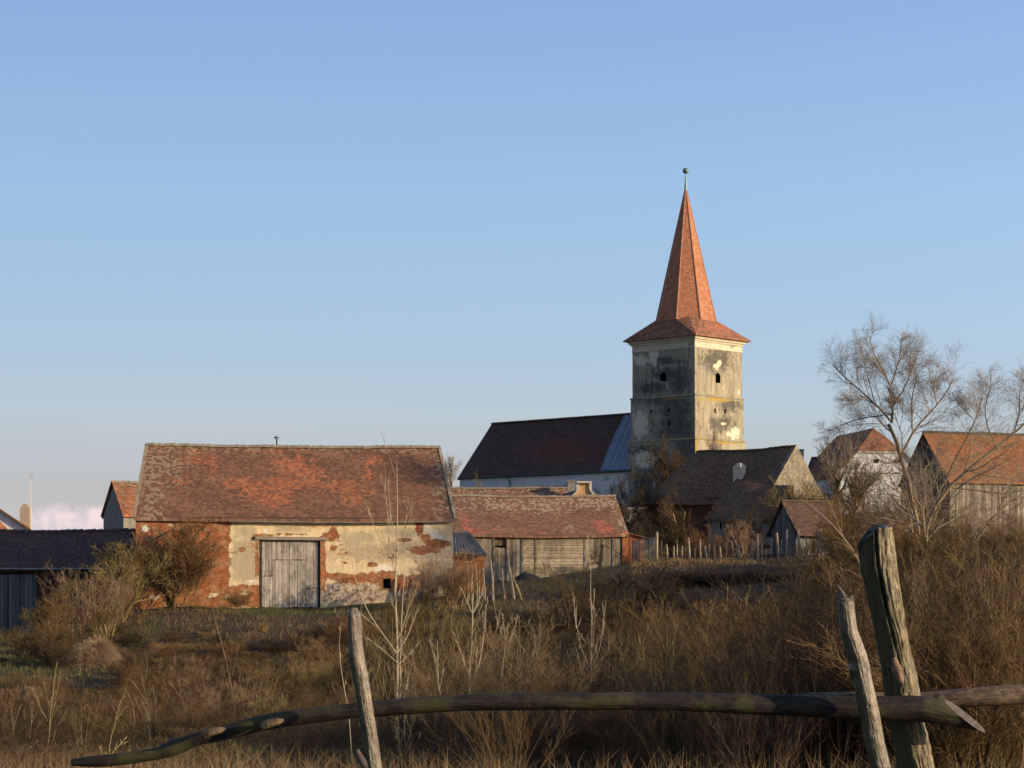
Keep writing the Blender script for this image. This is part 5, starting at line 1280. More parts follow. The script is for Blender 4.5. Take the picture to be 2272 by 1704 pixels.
def near_fence():
    root = empty('rail_fence', P(1980, 2050, 10), 'rough pole fence in front, dark crooked rails lashed between leaning bark-covered posts', 'fence')
    D = 10.17
    # big split post
    cl = [P(1939, 1150, D), P(1944, 1211, D), P(1950, 1260, D), P(1966, 1349, D), P(1990, 1472, D), P(2012, 1600, D), P(2032, 1704, D), P(2085, 2030, D)]
    w = [36, 38.5, 38, 35, 36.5, 38, 39, 44]
    g = G(); n_, k_ = 460, 168
    V, r, C, A, B = lumpy_tube(g, cl, [x / F * D for x in w], k_, n_, .035, 1.3, notch=(math.radians(-86), .13, .62, .34), bark_=.115, knots=[(.34, math.radians(-75), .022), (.37, math.radians(-40), .02)], flat=(math.radians(-38), .80))
    arr = g.v[0].reshape(n_, k_, 3)
    split = (1944 - CX) / F * D; zt = zat(1167, D)
    lim = np.where(arr[..., 0] > split, zt + (arr[..., 1] - D) * .12 + .002 * np.sin(arr[..., 0] * 180), zt - (split - arr[..., 0]) * 1.12 + (arr[..., 1] - D) * .15)
    arr[..., 2] = np.minimum(arr[..., 2], lim)
    g.v[0] = arr.reshape(-1, 3)
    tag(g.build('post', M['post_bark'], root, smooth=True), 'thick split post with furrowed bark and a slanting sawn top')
    sc = [P(1984, 1458, D - .150), P(1990, 1486, D - .158), P(2000, 1514, D - .152)]
    g = G(); lumpy_tube(g, sc, [.010, .026, .012], 16, 24, .10, 3, bark_=.06); g.build('bark_scar', simple_mat('bare_reddish_wood', (.15, .095, .06), (.27, .18, .12), 20, sc=(1, 1, 4)), root, smooth=True)
    # thin post in front
    D = 9.86; cl = [P(1876, 1334, D), P(1884, 1400, D), P(1900, 1450, D), P(1909, 1480, D), P(1924, 1560, D), P(1940, 1640, D), P(1953, 1704, D), P(2005, 2040, D)]
    g = G(); lumpy_tube(g, cl, [q / F * D for q in (18, 20, 22, 21, 22, 21, 21, 24)], 60, 220, .06, 4.2, knots=[(.21, math.radians(-20), .028), (.23, math.radians(20), .022)], ridges=.02, bark_=.035)
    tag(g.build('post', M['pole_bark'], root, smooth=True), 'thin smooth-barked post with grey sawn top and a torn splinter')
    g = G(); V, *_ = lumpy_tube(g, [P(1872, 1333, D), P(1876, 1324, D)][::1], [.036, .030], 20, 4, .08, 1); 
    rod(g, [P(1872, 1330, D), P(1868, 1316, D), P(1857, 1298, D)], [.016, .014, .004], 6); rod(g, [P(1887, 1333, D - .01), P(1889, 1322, D)], [.014, .011], 8)
    g.build('sawn_top', M['cut_wood'], root)
    # left post
    D = 9.86; cl = [P(785, 1348, D), P(785, 1364, D), P(791, 1455, D), P(806, 1540, D), P(819, 1625, D), P(829, 1704, D), P(865, 2040, D)]
    g = G(); lumpy_tube(g, cl, [q / F * D for q in (7, 14, 17, 17.5, 18, 20, 22)], 60, 220, .05, 2.7, ridges=.02, bark_=.03, knots=[(.36, 2.0, .02)])
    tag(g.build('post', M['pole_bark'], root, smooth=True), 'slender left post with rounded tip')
    g = G(); lumpy_tube(g, [P(790, 1664, D - .02), P(806, 1690, D - .02), P(826, 1716, D)], [.012, .022, .034], 16, 20, .06, 1); g.build('branch_stub', M['cut_wood'], root, smooth=True)
    # long crooked rail
    D = 10.0
    pts = [(159, 1692, 8), (196, 1690, 12), (237, 1688, 14), (305, 1679, 14), (350, 1672, 14), (383, 1660, 18), (410, 1650, 16), (441, 1638, 15), (509, 1624, 17), (576, 1604, 18), (644, 1593, 18), (700, 1586, 17), (780, 1577, 17), (869, 1570, 18), (950, 1563, 18), (1039, 1558.5, 18), (1208, 1557, 18.5),
           (1378, 1555.5, 19), (1500, 1557, 20), (1636, 1561, 22), (1780, 1566, 24), (1912, 1572, 26), (1980, 1571, 28), (2031, 1571, 29), (2085, 1578, 29), (2130, 1586, 28), (2200, 1600, 26)]
    cl = [P(a, b, D + .10 * (1 - a / 2100)) for a, b, _ in pts]; rd = [c / F * D for *_, c in pts]
    g = G(); d = np.r_[0, np.cumsum(np.linalg.norm(np.diff(np.array(cl), axis=0), axis=1))]; tt = lambda x: float(np.interp(x, [p_[0] for p_ in pts], d / d[-1]))
    n_, k_ = 330, 48
    V, r, C, A, B = lumpy_tube(g, cl, rd, k_, n_, .05, 5.1, knots=[(tt(385), 2.2, .03), (tt(402), 2.0, .028), (tt(476), 1.3, .030), (tt(600), 1.4, .036), (tt(645), 1.7, .02), (tt(1330), .4, .01), (tt(2000), 2.0, .02)], ridges=.012, bark_=.02)
    arr = g.v[0].reshape(n_, k_, 3)
    xt, zt, rr0 = (2186 - CX) / F * D, zat(1618, D), 27 / F * D
    xl = xt - 1.22 * (arr[..., 2] - zt) + .55 * (arr[..., 1] - D) - .02
    cut = arr[..., 0] > xl; arr[..., 0] = np.minimum(arr[..., 0], xl)
    g.v[0] = arr.reshape(-1, 3)
    caps = g.f.pop(k_); F4 = np.concatenate(g.f[4]); allc = cut.reshape(-1)[F4].all(1); g.f[4] = [F4[~allc]]
    rail = tag(g.build('rail', M['rail_bark'], root, smooth=True), 'long crooked dark rail with an obliquely cut right end')
    g = G(); g.add(arr.reshape(-1, 3) + [.001, 0, .0008], F4[allc]); g.add(arr[-1] + [.0015, 0, .001], [tuple(range(k_))]); g.build('cut_end', M['cut_wood'], rail)
    # paler bark lumps that put sunlit sections onto the dark rail
    for (x, y, w_, tilt) in [(462, 1622, 12, .35), (592, 1603, 12, .3)]:
        g = G(); c = P(x, y + 4, D - .055)
        lumpy_tube(g, [c + [-.034, .03, -.014], c + [-.026, .016, -.010], c + [.0, .014, .0], c + [.05, .018, .012], c + [.075, .03, .018]], [.006, .018, .022, .019, .006], 24, 24, .08, 2, bark_=.05); g.build('lit_patch', M['rail2_bark'], rail, smooth=True)
    # second rail behind, running out to the right
    D = 10.36; g = G(); pts = [(1740, 1554, 9), (1800, 1552, 16), (1900, 1553, 18), (2040, 1556, 20), (2150, 1548, 22), (2272, 1540, 23), (2420, 1532, 24)]
    lumpy_tube(g, [P(a, b, D) for a, b, _ in pts], [c / F * D for *_, c in pts], 28, 120, .05, 8.2, ridges=.02, knots=[(.68, 2.2, .02), (.5, -2.0, .015)])
    tag(g.build('rail', M['rail2_bark'], root, smooth=True), 'shorter brown rail behind, running out to the right')
near_fence()

# ------------------------------------------------------------------ plants
RNG = np.random.default_rng(12)
class Plant:
    def __init__(s): s.parts = []
    def add(s, pr, k=3): s.parts.append((pr[0], pr[1], k)); return pr
def stems(rng, n, spread, tilt, ln, r0, npts=6, w=.08, up=.03, tip=.25, droop=0):
    a = rng.uniform(0, 2 * np.pi, n); rr = spread * np.sqrt(rng.uniform(0, 1, n))
    S = np.stack([rr * np.cos(a), rr * np.sin(a), np.full(n, -.15)], 1)
    a2 = a + rng.normal(0, .5, n); ti = np.radians(rng.uniform(tilt[0], tilt[1], n))
    d = np.stack([np.sin(ti) * np.cos(a2), np.sin(ti) * np.sin(a2), np.cos(ti)], 1)
    L = rng.uniform(ln[0], ln[1], n); pts = np.empty((n, npts, 3)); pts[:, 0] = S
    for k in range(1, npts):
        d = d + w * rng.normal(size=(n, 3)); d[:, 2] += up - droop * k / npts; d /= np.linalg.norm(d, axis=1, keepdims=True)
        pts[:, k] = pts[:, k - 1] + d * (L / (npts - 1))[:, None]
    R = (r0 * rng.uniform(.6, 1.2, n))[:, None] * np.linspace(1, tip, npts)[None]
    return pts, R
def template(kind, seed):
    rng = np.random.default_rng(seed); p = Plant()
    if kind == 'upright':       # many straight shoots
        a = p.add(stems(rng, 22, .30, (2, 30), (1.6, 2.6), .017, 6, .05, .02))
        b = p.add(grow(rng, *a, 9, (.2, .98), (12, 34), (.22, .45), .55, 4, .06, .12, rmin=.006))
        c = p.add(grow(rng, *b, 4, (.2, .95), (15, 35), (.3, .5), .7, 3, .08, .1, rmin=.005))
    elif kind == 'tangle':
        a = p.add(stems(rng, 15, .35, (4, 42), (1.5, 2.4), .018, 6, .12, .05))
        b = p.add(grow(rng, *a, 8, (.15, 1), (20, 55), (.35, .6), .5, 5, .13, .14, rmin=.0075))
        c = p.add(grow(rng, *b, 8, (.1, 1), (20, 55), (.35, .6), .6, 4, .13, .12, rmin=.0055))
        d = p.add(grow(rng, *c, 5, (.1, 1), (20, 55), (.4, .65), .7, 3, .13, .1, rmin=.0045))
    elif kind == 'open':
        a = p.add(stems(rng, 10, .28, (2, 32), (1.7, 2.7), .0165, 7, .09, .04, .22), 4)
        b = p.add(grow(rng, *a, 6, (.2, .97), (22, 50), (.3, .55), .5, 6, .08, .13, rmin=.0065))
        c = p.add(grow(rng, *b, 5, (.15, .97), (22, 50), (.3, .55), .6, 4, .1, .12, rmin=.0048))
        d = p.add(grow(rng, *c, 2, (.2, .97), (20, 50), (.3, .6), .7, 3, .1, .08, rmin=.004))
    elif kind == 'arching':
        a = p.add(stems(rng, 26, .5, (10, 60), (1.5, 2.5), .010, 8, .07, 0, .4, .32))
        b = p.add(grow(rng, *a, 6, (.25, 1), (20, 50), (.2, .4), .6, 4, .12, -.05, rmin=.005))
        c = p.add(grow(rng, *b, 3, (.2, 1), (25, 50), (.35, .6), .8, 3, .1, 0, rmin=.004))
    elif kind == 'thorn':       # dark small tree with spreading crown
        a = p.add(stems(rng, 4, .18, (3, 24), (1.1, 1.6), .05, 6, .12, .0, .55), 5)
        b = p.add(grow(rng, *a, 7, (.25, 1), (25, 60), (.5, .9), .5, 6, .2, .06, rmin=.012), 4)
        c = p.add(grow(rng, *b, 7, (.2, 1), (25, 65), (.35, .6), .5, 4, .2, .08, rmin=.006))
        d = p.add(grow(rng, *c, 7, (.1, 1), (25, 60), (.35, .65), .6, 3, .2, .05, rmin=.005))
    elif kind == 'weeds':       # dry standing stalks
        a = p.add(stems(rng, 46, .55, (0, 22), (.7, 1.7), .006, 5, .07, .0, .5, .05))
        b = p.add(grow(rng, *a, 4, (.4, 1), (15, 45), (.12, .3), .8, 3, .1, .05, rmin=.003))
    elif kind == 'crown':       # bare round tree, height about 4
        a = p.add(stems(rng, 2, .06, (1, 9), (1.5, 2.1), .085, 6, .06, .05, .7), 6)
        b = p.add(grow(rng, *a, 8, (.35, 1), (20, 50), (.7, 1.1), .5, 7, .13, .10, rmin=.02), 4)
        c = p.add(grow(rng, *b, 9, (.2, 1), (20, 50), (.35, .6), .45, 5, .14, .07, rmin=.009))
        d = p.add(grow(rng, *c, 6, (.15, 1), (20, 50), (.4, .6), .5, 4, .14, .06, rmin=.006))
        e = p.add(grow(rng, *d, 2, (.2, 1), (20, 50), (.4, .7), .6, 3, .12, .04, rmin=.005))
    return p
def plant_mesh(parts, name, mat, scale=1.0, rf=1.0):
    g = G()
    for pts, R, k in parts:
        V, f, uv = tubes(pts, R * rf, k); g.add(V, f, uv)
    V = np.concatenate(g.v) * scale
    me = bpy.data.meshes.new(name); me.vertices.add(len(V)); me.vertices.foreach_set('co', V.astype(np.float32).ravel())
    A = np.concatenate(g.f[4]); me.loops.add(A.size); me.loops.foreach_set('vertex_index', A.ravel().astype(np.int32))
    me.polygons.add(len(A)); me.polygons.foreach_set('loop_start', (np.arange(len(A)) * 4).astype(np.int32)); me.update(calc_edges=True)
    me.materials.append(mat); me['h'] = float(V[:, 2].max()); return me
TEMPL = {}
for i_, (kind, cnt) in enumerate([('upright', 3), ('tangle', 4), ('arching', 2), ('thorn', 3), ('weeds', 2), ('crown', 3), ('open', 4)]):
    TEMPL[kind] = [template(kind, 100 + 10 * i_ + j) for j in range(cnt)]
_mc = {}
def tmesh(kind, j, matn, part='all', rf=1.0):
    key = (kind, j, matn, part) if rf == 1.0 else (kind, j, matn, part, rf)
    if key not in _mc:
        ps = TEMPL[kind][j % len(TEMPL[kind])].parts
        sel_ = ps if part == 'all' else (ps[:1] if part == 'trunk' else ps[1:])
        _mc[key] = plant_mesh(sel_, {'all': 'shrub', 'trunk': 'stems', 'crown': 'twigs'}[part], M[matn], rf=rf)
    return _mc[key]
def theight(kind, j): return tmesh(kind, j, 'twig_brown')['h'] if (kind, j, 'twig_brown', 'all') in _mc else tmesh(kind, j, 'twig_brown')['h']

def shrub(name, kind, j, matn, px, D, ytop, label, cat='shrub', group=None, wid=1.0, rot=None, base=None, trunkmat=None):
    x = (px - CX) / F * D; z = gz(x, D) if base is None else zat(base, D)
    h = zat(ytop, D) - z; s = h / theight(kind, j)
    root = empty(name, (x, D, z), label, cat, group)
    root.rotation_euler[2] = rot if rot is not None else (px * 1.37 % 6.28); root.scale = (s * wid, s * wid, s)
    for part, nm in (('trunk', 'stems' if kind != 'crown' else 'trunk'), ('crown', 'twigs' if kind != 'crown' else 'crown')):
        o = bpy.data.objects.new(nm, tmesh(kind, j, trunkmat or matn if part == 'trunk' else matn, part)); COL.objects.link(o); o.parent = root
    return root

G_L = 'bare shrubs growing on the slope before the barn'; G_R = 'bare shrubs on the right hand slope'
SH = [
 ('bush', 'thorn', 0, 'twig_olive', 250, 106, 1178, 'tall olive twigged bush leaning against the left corner of the big barn', 1.15),
 ('bush', 'open', 2, 'twig_pink', 190, 103, 1222, 'greyish pink bush in front of the black shed roof', 1.25),
 ('bush', 'thorn', 1, 'twig_olive', 120, 98, 1290, 'yellow green bush hiding the foot of the blue grey shed doors', 1.3),
 ('bush', 'upright', 0, 'twig_pink', 225, 101, 1262, 'upright rosy brown bush beside the straw mound', 1.3),
 ('bush', 'tangle', 3, 'twig_dark', 135, 84, 1400, 'dark bush rising from the shady hollow at far left', 1.2),
 ('bush', 'thorn', 0, 'twig_brown', 375, 110, 1122, 'tall brown bush growing up the bare brick of the big barn', 1.1),
 ('bush', 'tangle', 0, 'twig_brown', 395, 110.6, 1150, 'many stemmed brown bush just right of the tall one on the brick wall', .9),
 ('bush', 'arching', 0, 'twig_olive', 470, 109, 1290, 'low spreading olive bush left of the barn gate', 1.9),
 ('bush', 'tangle', 1, 'twig_pink', 985, 110, 1205, 'dense rosy brown bush at the right corner of the big barn', 1.15),
 ('bush', 'upright', 1, 'twig_brown', 1010, 108, 1235, 'upright brown bush before the orange lean-to wall', 1.1),
 ('bush', 'upright', 2, 'twig_olive', 890, 97, 1325, 'olive shoots sprouting on the bank below the barn window', 1.6),
 ('bush', 'upright', 0, 'twig_olive', 960, 92, 1335, 'tall olive coppice shoots below the right barn corner', 1.5),
 ('thorn_bush', 'thorn', 1, 'twig_dark', 1250, 96, 1245, 'dark crooked thorn bush with twisted trunk below the board barn', 1.2),
 ('thorn_bush', 'thorn', 2, 'twig_dark', 1415, 104, 1215, 'broad blackish thorn bush right of the slanting bar', 1.5),
 ('thorn_bush', 'thorn', 0, 'twig_dark', 1380, 90, 1280, 'spreading dark thorn bush below the board fence', 1.3),
 ('bush', 'upright', 1, 'twig_olive', 1545, 62, 1290, 'fan of thin olive shoots in the middle of the right slope', 1.3),
 ('thorn_bush', 'thorn', 1, 'twig_dark', 1735, 40, 1365, 'forked dark shrub behind the long rail, left of the thin post', 1.2),
 ('thorn_bush', 'thorn', 2, 'twig_dark', 2125, 38, 1330, 'dark forked shrub with moss-grown stem right of the split post', 1.2),
 ('bush', 'upright', 2, 'twig_brown', 1390, 34, 1420, 'dense brown reed like bush behind the centre of the long rail', 1.1),
 ('bush', 'tangle', 2, 'twig_red', 1895, 118, 1135, 'rust brown thicket right of the tiny pointed shed', 1.0),
 ('bush', 'tangle', 3, 'twig_brown', 1915, 112, 1075, 'tall tangled bush in front of the white house wall', 1.0),
 ('bush', 'tangle', 1, 'twig_olive', 2080, 114, 1110, 'olive bush at the foot of the willow', 1.2),
 ('bush', 'tangle', 0, 'twig_brown', 2200, 108, 1120, 'brown thicket hiding the lower boards of the rusty roofed barn', 1.5),
 ('bush', 'tangle', 2, 'twig_red', 1985, 105, 1150, 'reddish thicket behind the sawn top of the split post', 1.3),
 ('bush', 'tangle', 0, 'twig_dark', 1405, 170, 1040, 'dark bush standing before the foot of the church tower', .9),
 ('bush', 'thorn', 1, 'twig_dark', 1450, 160, 1075, 'dark bare bush in front of the hipped end of the steep roofed house', 1.0),
 ('bush', 'tangle', 3, 'twig_dark', 1660, 145, 1100, 'bare bush in front of the lower brown roof', 1.0),
 ('bush', 'thorn', 2, 'twig_red', 1600, 137, 1172, 'reddish garden bush behind the stakes, below the grey window', 1.0),
 ('bush', 'thorn', 0, 'twig_pink', 1655, 136, 1140, 'greyish garden bush behind the stakes left of the tiny pointed shed', .8),
 ('bush', 'tangle', 1, 'twig_brown', 1530, 134, 1190, 'low brown garden bush behind the left stakes', 1.2),
 ('bush', 'tangle', 1, 'twig_dark', 1480, 140, 1130, 'dark garden bush beside the brick hut', .9),
 ('bush', 'tangle', 2, 'twig_olive', 1790, 150, 1048, 'olive brown bush below the stone gable', 1.1),
 ('bush', 'tangle', 3, 'twig_brown', 280, 109, 1205, 'brown bush squeezed against the barn corner behind the olive one', .8),
 ('bush', 'open', 0, 'twig_pink', 160, 100, 1240, 'rosy brown bush between the greyish pink bush and the shed doors', 1.1),
 ('bush', 'tangle', 1, 'twig_brown', 95, 90, 1345, 'broad low bush on the shady bank at far left', 1.6),
 ('bush', 'thorn', 1, 'twig_olive', 235, 95, 1300, 'moss-stemmed bush above the straw mound', 1.0),
 ('bush', 'tangle', 2, 'twig_brown', 535, 110, 1305, 'small brown bush at the left foot of the barn gate', 1.4),
 ('bush', 'tangle', 3, 'twig_pink', 930, 108, 1265, 'rosy brown bush against the low brick band of the barn', 1.2),
 ('bush', 'tangle', 0, 'twig_red', 2035, 128, 1085, 'rusty brush against the dark gable of the right barn', .9),
 ('bush', 'tangle', 2, 'twig_brown', 2010, 122, 1065, 'tall brown brush between white house and right barn', .8),
 ('bush', 'tangle', 1, 'twig_brown', 1950, 126, 1088, 'brown brush across the lower wall of the white house', 1.0),
 ('bush', 'tangle', 3, 'twig_red', 1885, 130, 1070, 'reddish brush at the left end of the white house', 1.0),
 ('bush', 'tangle', 0, 'twig_olive', 1870, 150, 1050, 'olive brush beyond the roof of the tiny pointed shed', 1.0),
 ('bush', 'tangle', 2, 'twig_olive', 2120, 118, 1135, 'olive brown brush at the corner boards of the right barn', 1.3),
 ('bush', 'tangle', 1, 'twig_red', 2250, 116, 1135, 'reddish brush at the right edge below the grey boards', 1.3),
 ('bush', 'tangle', 3, 'twig_brown', 1875, 122, 1150, 'brown brush overlapping the right end of the stake row', 1.1),
 ('bush', 'thorn', 0, 'twig_dark', 1380, 160, 1085, 'dark bush before the churchyard wall', .9),
 ('bush', 'tangle', 3, 'twig_dark', 1430, 150, 1110, 'dense dark bush behind the board fence', 1.0),
 ('bush', 'thorn', 2, 'twig_brown', 1515, 150, 1060, 'tall bare bush spreading over the hipped end of the brown roof', .8),
 ('bush', 'tangle', 0, 'twig_red', 1560, 138, 1160, 'rusty garden bush before the dark brick wall', .9),
 ('bush', 'tangle', 1, 'twig_brown', 1745, 150, 1085, 'brown bush under the stone gable', .9),
 ('bush', 'tangle', 1, 'twig_olive', 1455, 133, 1200, 'low olive bush at the left end of the stake row', .9),
 ('thorn_bush', 'thorn', 0, 'twig_dark', 1600, 34, 1400, 'dark forked bush left of the forked dark shrub, above the rail', 1.2),
 ('thorn_bush', 'thorn', 1, 'twig_olive', 1660, 28, 1440, 'moss-grown many limbed bush whose dark limbs fan out under the long rail', 1.2),
 ('thorn_bush', 'thorn', 2, 'twig_dark', 1850, 30, 1400, 'dark limbed bush between the thin post and the forked dark shrub', 1.1),
 ('thorn_bush', 'thorn', 0, 'twig_olive', 2220, 34, 1380, 'olive limbed bush at the right edge above the short rail', 1.2),
 ('bush', 'upright', 0, 'twig_brown', 1260, 30, 1440, 'golden brown brush of upright stems behind the thin straight sapling', 1.0),
 ('bush', 'upright', 1, 'twig_olive', 1450, 40, 1400, 'olive brush of upright stems above the middle of the rail', 1.1),
 ('bush', 'upright', 2, 'twig_pink', 2180, 50, 1300, 'greyish upright brush to the far right of the split post', 1.2),
 ('thorn_bush', 'thorn', 1, 'twig_dark', 2060, 48, 1290, 'dark spreading bush just right of the split post top', 1.1),
 ('thorn_bush', 'thorn', 2, 'twig_brown', 560, 60, 1420, 'brown forked bush on the slope below the gate', 1.2),
 ('thorn_bush', 'thorn', 0, 'twig_brown', 300, 58, 1450, 'brown forked bush right of the straw mound', 1.2),
 ('bush', 'tangle', 0, 'twig_dark', 1815, 134, 1178, 'dark brush hiding the right wall of the tiny pointed shed', .9),
 ('bush', 'tangle', 2, 'twig_brown', 1780, 133, 1200, 'low brown brush before the corner of the tiny pointed shed', .9),
 ('thorn_bush', 'thorn', 1, 'twig_dark', 1325, 98, 1262, 'dark bush filling the gap between the crooked and the broad thorn bush', 1.2),
 ('thorn_bush', 'thorn', 0, 'twig_dark', 1490, 100, 1258, 'dark bush below the left end of the stake row', 1.2),
 ('thorn_bush', 'thorn', 2, 'twig_dark', 1195, 92, 1300, 'low dark bush below the black heap', 1.3),
 ('thorn_bush', 'thorn', 1, 'twig_dark', 1580, 92, 1300, 'dark bush on the slope below the middle of the stake row', 1.3),
 ('thorn_bush', 'thorn', 0, 'twig_dark', 1700, 80, 1300, 'dark bush on the slope below the tiny pointed shed', 1.3),
 ('thorn_bush', 'thorn', 2, 'twig_dark', 1120, 80, 1390, 'low dark bush on the slope below the lean-to', 1.4),
 ('thorn_bush', 'thorn', 1, 'twig_dark', 1010, 70, 1430, 'dark bush behind the pale saplings left of centre', 1.3),
 ('round_bush', 'tangle', 3, 'twig_olive', 1035, 178, 1040, 'rounded olive bush at the rounded end of the nave', .55),
]
for nm, kind, j, mt, px, D, yt, lab, wd in SH: shrub(nm, kind, j, mt, px, D, yt, lab, 'bush', None, wd)

TR = [
 ('bare_tree', 0, 'willow', 1003, 180, 1001, 'small bare tree in the gap between big barn and nave roof', 'twig_dark', .62, 1110),
 ('bare_tree', 1, 'twig_brown', 1490, 185, 960, 'dense brown bare tree against the shaded tower face', 'twig_dark', .75, 1150),
 ('bare_tree', 2, 'willow', 1580, 178, 938, 'small bare tree standing above the steep roof, before the sunlit tower face', 'twig_brown', .42, 1100),
 ('bare_tree', 1, 'willow', 1850, 150, 925, 'slight bare tree left of the half-hipped roof', 'twig_brown', .62, 1150),
 ('bare_tree', 0, 'twig_brown', 1885, 125, 1000, 'low bare tree among the thicket beneath the white house', 'twig_brown', .9, 1200),
]
for nm, j, mt, px, D, yt, lab, tm, wd, base in TR: shrub(nm, 'crown', j, mt, px, D, yt, lab, 'tree', None, wd, base=base, trunkmat=tm)

def px_tree(name, D, limbs, levels, mat_t, mat_c, label, seed, base=None, cat='tree', depth=.6, k=6, rs=.56):
    """limbs: list of [(px,py,r_px),...]; each limb gets depth of its own, twigs grow around them."""
    rng = np.random.default_rng(seed); L = []; R = []
    for lb in limbs:
        pts = np.array([P(a, b, D) for a, b, c in lb]); n = 9
        off = rng.uniform(-depth, depth); tl = np.linspace(0, 1, len(lb)) ** 1.2
        if lb[0][2] > 0: pass
        pts[:, 1] += off * tl
        rp = resample(np.c_[pts, [c * rs / F * D for *_, c in lb]], n); rp[1:-1, :2] += rng.normal(0, .015 * np.linalg.norm(pts[-1] - pts[0]) / 2, (n - 2, 2)) * .5
        L.append(rp[:, :3]); R.append(rp[:, 3])
    L = np.array(L); R = np.array(R); b0 = L[0, 0].copy()
    root = empty(name, tuple(b0), label, cat)
    g = G(); V, f, uv = tubes(L, R, k); g.add(V, f, uv); g.build('trunk', mat_t, root)
    cur = (L, R); g = G()
    for lv in levels:
        cur = grow(rng, *cur, **lv); V, f, uv = tubes(*cur, 3); g.add(V, f, uv)
    g.build('crown', mat_c, root); return root

W1 = [[(2046, 1290, 11), (2040, 1180, 11), (2030, 1120, 10), (2012, 1050, 9), (2003, 995, 8.5), (1990, 965, 7.5), (1979, 938, 6.5)],
      [(1979, 938, 5), (1955, 905, 4.2), (1920, 872, 3.6), (1885, 838, 2.8), (1855, 805, 2)],
      [(1979, 938, 5.5), (1982, 905, 5), (1980, 870, 4.8), (1976, 858, 4.6)],
      [(1976, 858, 3.6), (1958, 820, 2.8), (1935, 780, 2), (1928, 745, 1.2)],
      [(1976, 858, 3.6), (1990, 820, 2.8), (2002, 780, 2), (2005, 745, 1.2)],
      [(1984, 900, 3.4), (2010, 860, 2.8), (2030, 820, 2.2), (2050, 770, 1.4)],
      [(2005, 998, 5), (2020, 965, 4.4), (2030, 950, 4.2), (2065, 915, 3.6), (2100, 880, 2.8), (2118, 840, 1.8)],
      [(2024, 955, 3.2), (2022, 915, 2.6), (2024, 870, 2), (2040, 820, 1.3)],
      [(1960, 922, 3), (1920, 925, 2.4), (1885, 935, 1.8), (1850, 950, 1.2)],
      [(1925, 878, 2.6), (1895, 890, 1.8), (1862, 892, 1.2)],
      [(1940, 890, 2.6), (1930, 850, 2), (1920, 815, 1.5), (1910, 770, 1)],
      [(2080, 900, 2.2), (2070, 860, 1.6), (2080, 820, 1.1)],
      [(2003, 1000, 3), (1975, 1035, 2.2), (1940, 1025, 1.6), (1915, 1000, 1.1)]]
LV = [dict(per=14, tr=(.08, 1), ang=(25, 62), ln=(.28, .60), rr=.40, n=6, w=.13, up=.06, rmin=.009), dict(per=9, tr=(.05, 1), ang=(25, 60), ln=(.45, .8), rr=.5, n=5, w=.15, up=.05, rmin=.005), dict(per=7, tr=(.05, 1), ang=(25, 60), ln=(.5, .95), rr=.6, n=4, w=.2, up=.03, rmin=.004)]
M['willow_bark'] = simple_mat('willow_bark', (.12, .085, .045), (.30, .22, .12), 6)
px_tree('willow_tree', 108, W1, LV, M['willow_bark'], M['willow'], 'tall bare willow with rounded airy crown between white house and rusty roof', 5, depth=1.6)
W2 = [[(2046, 1290, 9), (2052, 1130, 9), (2085, 1085, 8.5), (2136, 1050, 8), (2180, 1020, 7), (2214, 998, 6), (2250, 960, 5), (2285, 930, 4)],
      [(2095, 1075, 4), (2110, 1030, 3.4), (2140, 980, 3), (2160, 930, 2.4), (2170, 885, 1.6)],
      [(2214, 998, 3.6), (2190, 950, 2.6), (2180, 900, 2), (2200, 850, 1.3)],
      [(2250, 960, 3), (2262, 910, 2.4), (2255, 870, 1.6), (2265, 840, 1)],
      [(2285, 930, 3), (2310, 880, 2), (2300, 840, 1.3)],
      [(2160, 930, 2.2), (2130, 900, 1.6), (2115, 870, 1)],
      [(2050, 1140, 4), (2035, 1090, 3), (2050, 1045, 2.2), (2090, 1010, 1.6)]]
px_tree('willow_tree', 104, W2, LV, M['willow_bark'], M['willow'], 'leaning bare willow spreading over the rusty orange roof at the right edge', 6, depth=1.6)
W3 = [[(2120, 1310, 6), (2140, 1240, 5), (2190, 1160, 4.5), (2240, 1110, 3.6), (2290, 1085, 2.6)],
      [(2190, 1160, 3), (2215, 1165, 2.4), (2260, 1150, 1.6)], [(2215, 1135, 3), (2230, 1095, 2), (2262, 1050, 1.3)]]
px_tree('willow_tree', 92, W3, LV[:2], M['willow_bark'], M['willow'], 'low leaning willow branch before the grey boards of the right barn', 7, depth=1.2)
W4 = [[(1925, 1300, 5), (1900, 1225, 4), (1850, 1170, 3), (1800, 1120, 2.2), (1770, 1105, 1.3)], [(1870, 1190, 2.6), (1850, 1140, 2), (1830, 1100, 1.2)], [(1905, 1235, 2.6), (1870, 1205, 1.8), (1840, 1200, 1.1)], [(1925, 1290, 3), (1880, 1262, 2), (1850, 1268, 1.2)]]
px_tree('young_tree', 88, W4, [dict(per=7, tr=(.2, 1), ang=(18, 45), ln=(.2, .4), rr=.5, n=4, w=.1, up=.06, rmin=.010), dict(per=4, tr=(.2, 1), ang=(18, 45), ln=(.3, .6), rr=.6, n=3, w=.1, up=.05, rmin=.007)], M['willow'], M['twig_olive'], 'slanting young tree reaching left across the tiny pointed shed', 8, depth=.8)

